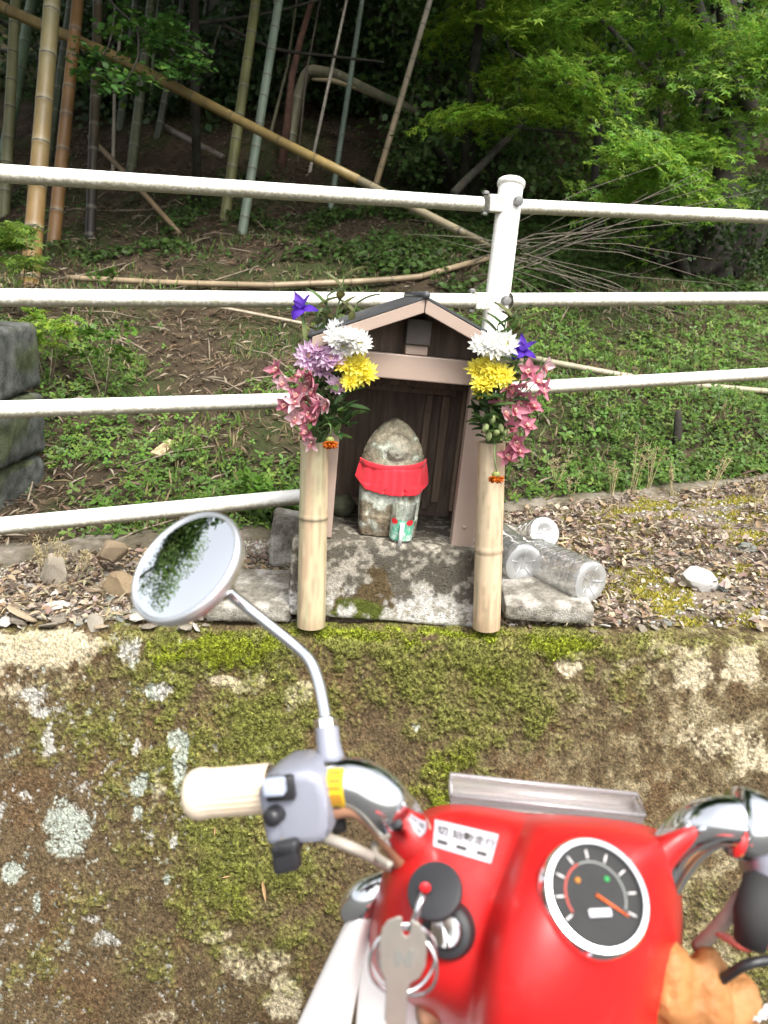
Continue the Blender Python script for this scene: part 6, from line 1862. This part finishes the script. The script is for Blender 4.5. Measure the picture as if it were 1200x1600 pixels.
boxpart(byy * t_ * 1.05 + bxx * t_ * 1.05, bxx * (wv - t_ * 2.1), byy * (dep - t_ * 1.1), bzz * .002, 'floor', M_cl2, .0005)
MB().tube([Vector() + bzz * hgt, bxx * wv + bzz * hgt, bxx * wv + byy * dep + bzz * (hgt + .005), byy * dep + bzz * (hgt + .005), bzz * hgt], .0022, 8).build('rim', M_cl2, cb_)

# ---------------- rear view mirror
mc = P(292, 886, .655)
to = (CAM_P - mc).normalized()
rx_ = (CX - to * CX.dot(to)).normalized(); uy_ = to.cross(rx_)
mn = to * .62 + (rx_ * -.766 + uy_ * .643) * .784; mn.normalize()
MR = .0565
mir = thing('rear_mirror', 'round chrome rear view mirror on a bent stem reflecting bright sky', 'mirror', mc)
prof = []
RC = .30
for i in range(15):
    r = MR * .935 * (1 - i / 14); prof.append((max(r, .0002), .0035 + (math.sqrt(RC * RC - r * r) - math.sqrt(RC * RC - (MR * .935) ** 2))))
MB().lathe(prof, 64, (0, 0, 0), mn, capb=False).build('glass', M_mirror, mir)
MB().lathe([(MR * .925, .0035), (MR * .95, .0055), (MR, .005), (MR * 1.015, .001), (MR * 1.0, -.004), (MR * .97, -.008)], 64, (0, 0, 0), mn, capb=False, capt=False).build('rim', mat('satin_chrome', color=(.86, .87, .88), rough=.38, metal=1.0), mir)
MB().lathe([(MR * .985, -.004), (MR * .93, -.011), (MR * .7, -.020), (MR * .35, -.025), (.001, -.026)], 48, (0, 0, 0), mn, capb=False).build('shell', M_chrome, mir)
sp_ = [mc - mn * .024, P(352, 922, .675), P(372, 938, .672), P(420, 976, .665), P(462, 1010, .657), P(482, 1030, .65), P(494, 1056, .643), P(503, 1092, .632), P(512, 1146, .615)]
pth = bez([p - mc for p in sp_], 60)
MB().tube(pth, .0054, 16).build('stem', M_chrome, mir)
MB().lathe([(.009, -.004), (.010, 0), (.008, .006)], 16, (Vector(sp_[1]) - mc), (Vector(sp_[2]) - Vector(sp_[1]))).build('ball_joint', M_chrome, mir)

# ---------------- keys hanging from the ignition lock
kp, kn = surf(690, 1402, .022)
kr = thing('key_bunch', 'bunch of keys on a steel ring, black headed key in the ignition', 'keys', kp)
Z0 = Vector()
_n, ka, kb = basis(kn)
MB().lathe([(.017, -.004), (.0205, -.0035), (.0215, 0), (.0205, .0035), (.017, .0042), (.001, .0045)], 40, Z0, (kn + CYu * .15)).build('key_head', M_black, kr, sharp=50)
MB().tube([Z0, P(700, 1450, .545) - kp], [.003, .003], 8).build('key_blade', M_key, kr)
MB().lathe([(.0042, .0030), (.0042, .0036), (.001, .0037)], 18, CYu * .006 - CX * .008 + CZ * .0035, CZ).build('red_dot', mat('red_lacquer', color=(.6, .015, .02), rough=.4), kr)
def ring(c, R, r, nrm, name, m):
    _n, a_, b_ = basis(nrm)
    pts = [c + (a_ * math.cos(t) + b_ * math.sin(t)) * R for t in np.linspace(0, 2 * math.pi, 49)]
    return MB().tube(pts, r, 8, False).build(name, m, kr)
kz = .515
MB().tube([P(662, 1398, kz) - kp, P(655, 1412, kz - .004) - kp, P(648, 1436, kz - .004) - kp, P(640, 1452, kz) - kp], .0022, 10).build('link', M_chrome, kr)
ring(P(630, 1498, kz + .012) - kp, .0245, .0014, CZ + CX * .25, 'ring', M_chrome)
ring(P(636, 1502, kz + .016) - kp, .0235, .0013, CZ - CX * .5, 'ring', M_chrome)
# flat spare key: bow with slot, blade with cuts
def flat(outline, z, th, name, m, parent=kr, bev=.0007):
    n = len(outline); V = []
    for dz in (0, th): V += [P(x, y, z + dz) - kp for x, y in outline]
    F = [tuple(range(n)), tuple(range(2 * n - 1, n - 1, -1))] + [(i, i + n, (i + 1) % n + n, (i + 1) % n) for i in range(n)]
    q = MB(); q.add(V, F); o = q.build(name, m, parent, smooth=False, bevel=bev)
    bm = bmesh.new(); bm.from_mesh(o.data); bmesh.ops.recalc_face_normals(bm, faces=bm.faces); bm.to_mesh(o.data); bm.free()
    return o
bow = [(606, 1438), (622, 1432), (628, 1433), (629, 1458), (635, 1464), (641, 1458), (642, 1436), (655, 1443), (664, 1456), (668, 1474), (665, 1510), (656, 1528), (640, 1538), (636, 1560), (634, 1640), (622, 1652), (602, 1640), (604, 1600), (600, 1592), (603, 1560), (601, 1530), (594, 1516), (593, 1470), (597, 1450)]
flat(bow, kz - .006, .0024, 'spare_key', M_key)
flat([(617, 1488), (625, 1484), (634, 1500), (640, 1484), (647, 1486), (642, 1512), (634, 1512), (628, 1500), (624, 1512), (616, 1510)], kz - .0065, .0004, 'stamp', mat('stamped_nickel', color=(.36, .37, .34), rough=.45, metal=.8), kr, .0001)
# ---------------- crumpled brown bundle and white cord at the lower right
def crumple(name, lab, cat, px, py, z, R, colr, seed, asp=(1, .7, .8)):
    bm = bmesh.new(); bmesh.ops.create_icosphere(bm, subdivisions=5, radius=1)
    co = np.array([v.co for v in bm.verts])
    n1 = np.abs(fbm(co[:, 0] * 1.6 + 3, co[:, 1] * 1.6, co[:, 2] * 1.6, seed, 3) - .5) * 2
    n2 = np.abs(fbm(co[:, 0] * 4 + 3, co[:, 1] * 4, co[:, 2] * 4, seed + 5, 3) - .5) * 2
    co = co * (1.12 - .60 * n1 - .38 * n2)[:, None] * np.array(asp) * R
    for v_, c in zip(bm.verts, co): v_.co = c
    me = bpy.data.meshes.new(name); bm.to_mesh(me); bm.free()
    for p_ in me.polygons: p_.use_smooth = True
    me.materials.append(mat(name + '_cloth', color=colr, rough=.7, var=.25, vscale=18, bump=.3, bscale=200))
    o = link(bpy.data.objects.new(name, me)); o.location = P(px, py, z)
    return tag(o, lab, cat)
# crumpled leather: finger-like lobes fused into one skin
q = MB()
for pxs, r0_, r1_ in (([(1060, 1660, .62), (1010, 1590, .61), (968, 1540, .60)], .030, .017), ([(1065, 1650, .62), (1050, 1560, .60), (1040, 1492, .60)], .030, .016), ([(1075, 1650, .62), (1095, 1570, .60), (1106, 1506, .605)], .030, .016),
                      ([(1085, 1660, .62), (1130, 1590, .61), (1160, 1545, .615)], .028, .016), ([(1050, 1670, .61), (990, 1625, .60), (945, 1600, .60)], .028, .018), ([(1090, 1670, .62), (1150, 1640, .62), (1185, 1620, .62)], .026, .016)):
    path = bez([P(*k) for k in pxs], 14); n = len(path)
    path = [path[0]] + path + [path[-1] + (path[-1] - path[-2]).normalized() * r1_ * .7]
    rr = [r0_ * .5] + [r0_ + (r1_ - r0_) * i / (n - 1) for i in range(n)] + [r1_ * .45]
    q.tube(path, rr, 14)
O_ = P(1065, 1660, .62)
bun = q.build('brown_bundle', mat('tan_leather', color=(.30, .125, .036), rough=.65, var=.3, vscale=22, bump=.5, bscale=140, color2=(.40, .21, .08), c2scale=9, c2lo=.45, c2hi=.7), origin=O_)
md_ = bun.modifiers.new('fuse', 'REMESH'); md_.mode = 'VOXEL'; md_.voxel_size = .003; md_.use_smooth_shade = True
md_ = bun.modifiers.new('soft', 'SMOOTH'); md_.iterations = 6; md_.factor = .5
tx_ = bpy.data.textures.new('creases', 'CLOUDS'); tx_.noise_scale = .022; tx_.noise_depth = 3
md_ = bun.modifiers.new('crease', 'DISPLACE'); md_.texture = tx_; md_.strength = .012; md_.mid_level = .5
tag(bun, 'crumpled tan leather bundle with finger-like lobes beside the red cowl', 'bundle')
pts = bez([P(1120, 1625, .60), P(1150, 1600, .60), P(1168, 1586, .60), P(1185, 1588, .60), P(1205, 1576, .60), P(1260, 1572, .62)], 40)
tag(MB().tube(pts, [.0035 + .0012 * math.sin(i * 1.7) for i in range(len(pts))], 8).build('rope', mat('white_rope', color=(.8, .8, .8), rough=.8, bump=.5, bscale=300)), 'knotted white rope at the lower right corner', 'rope')
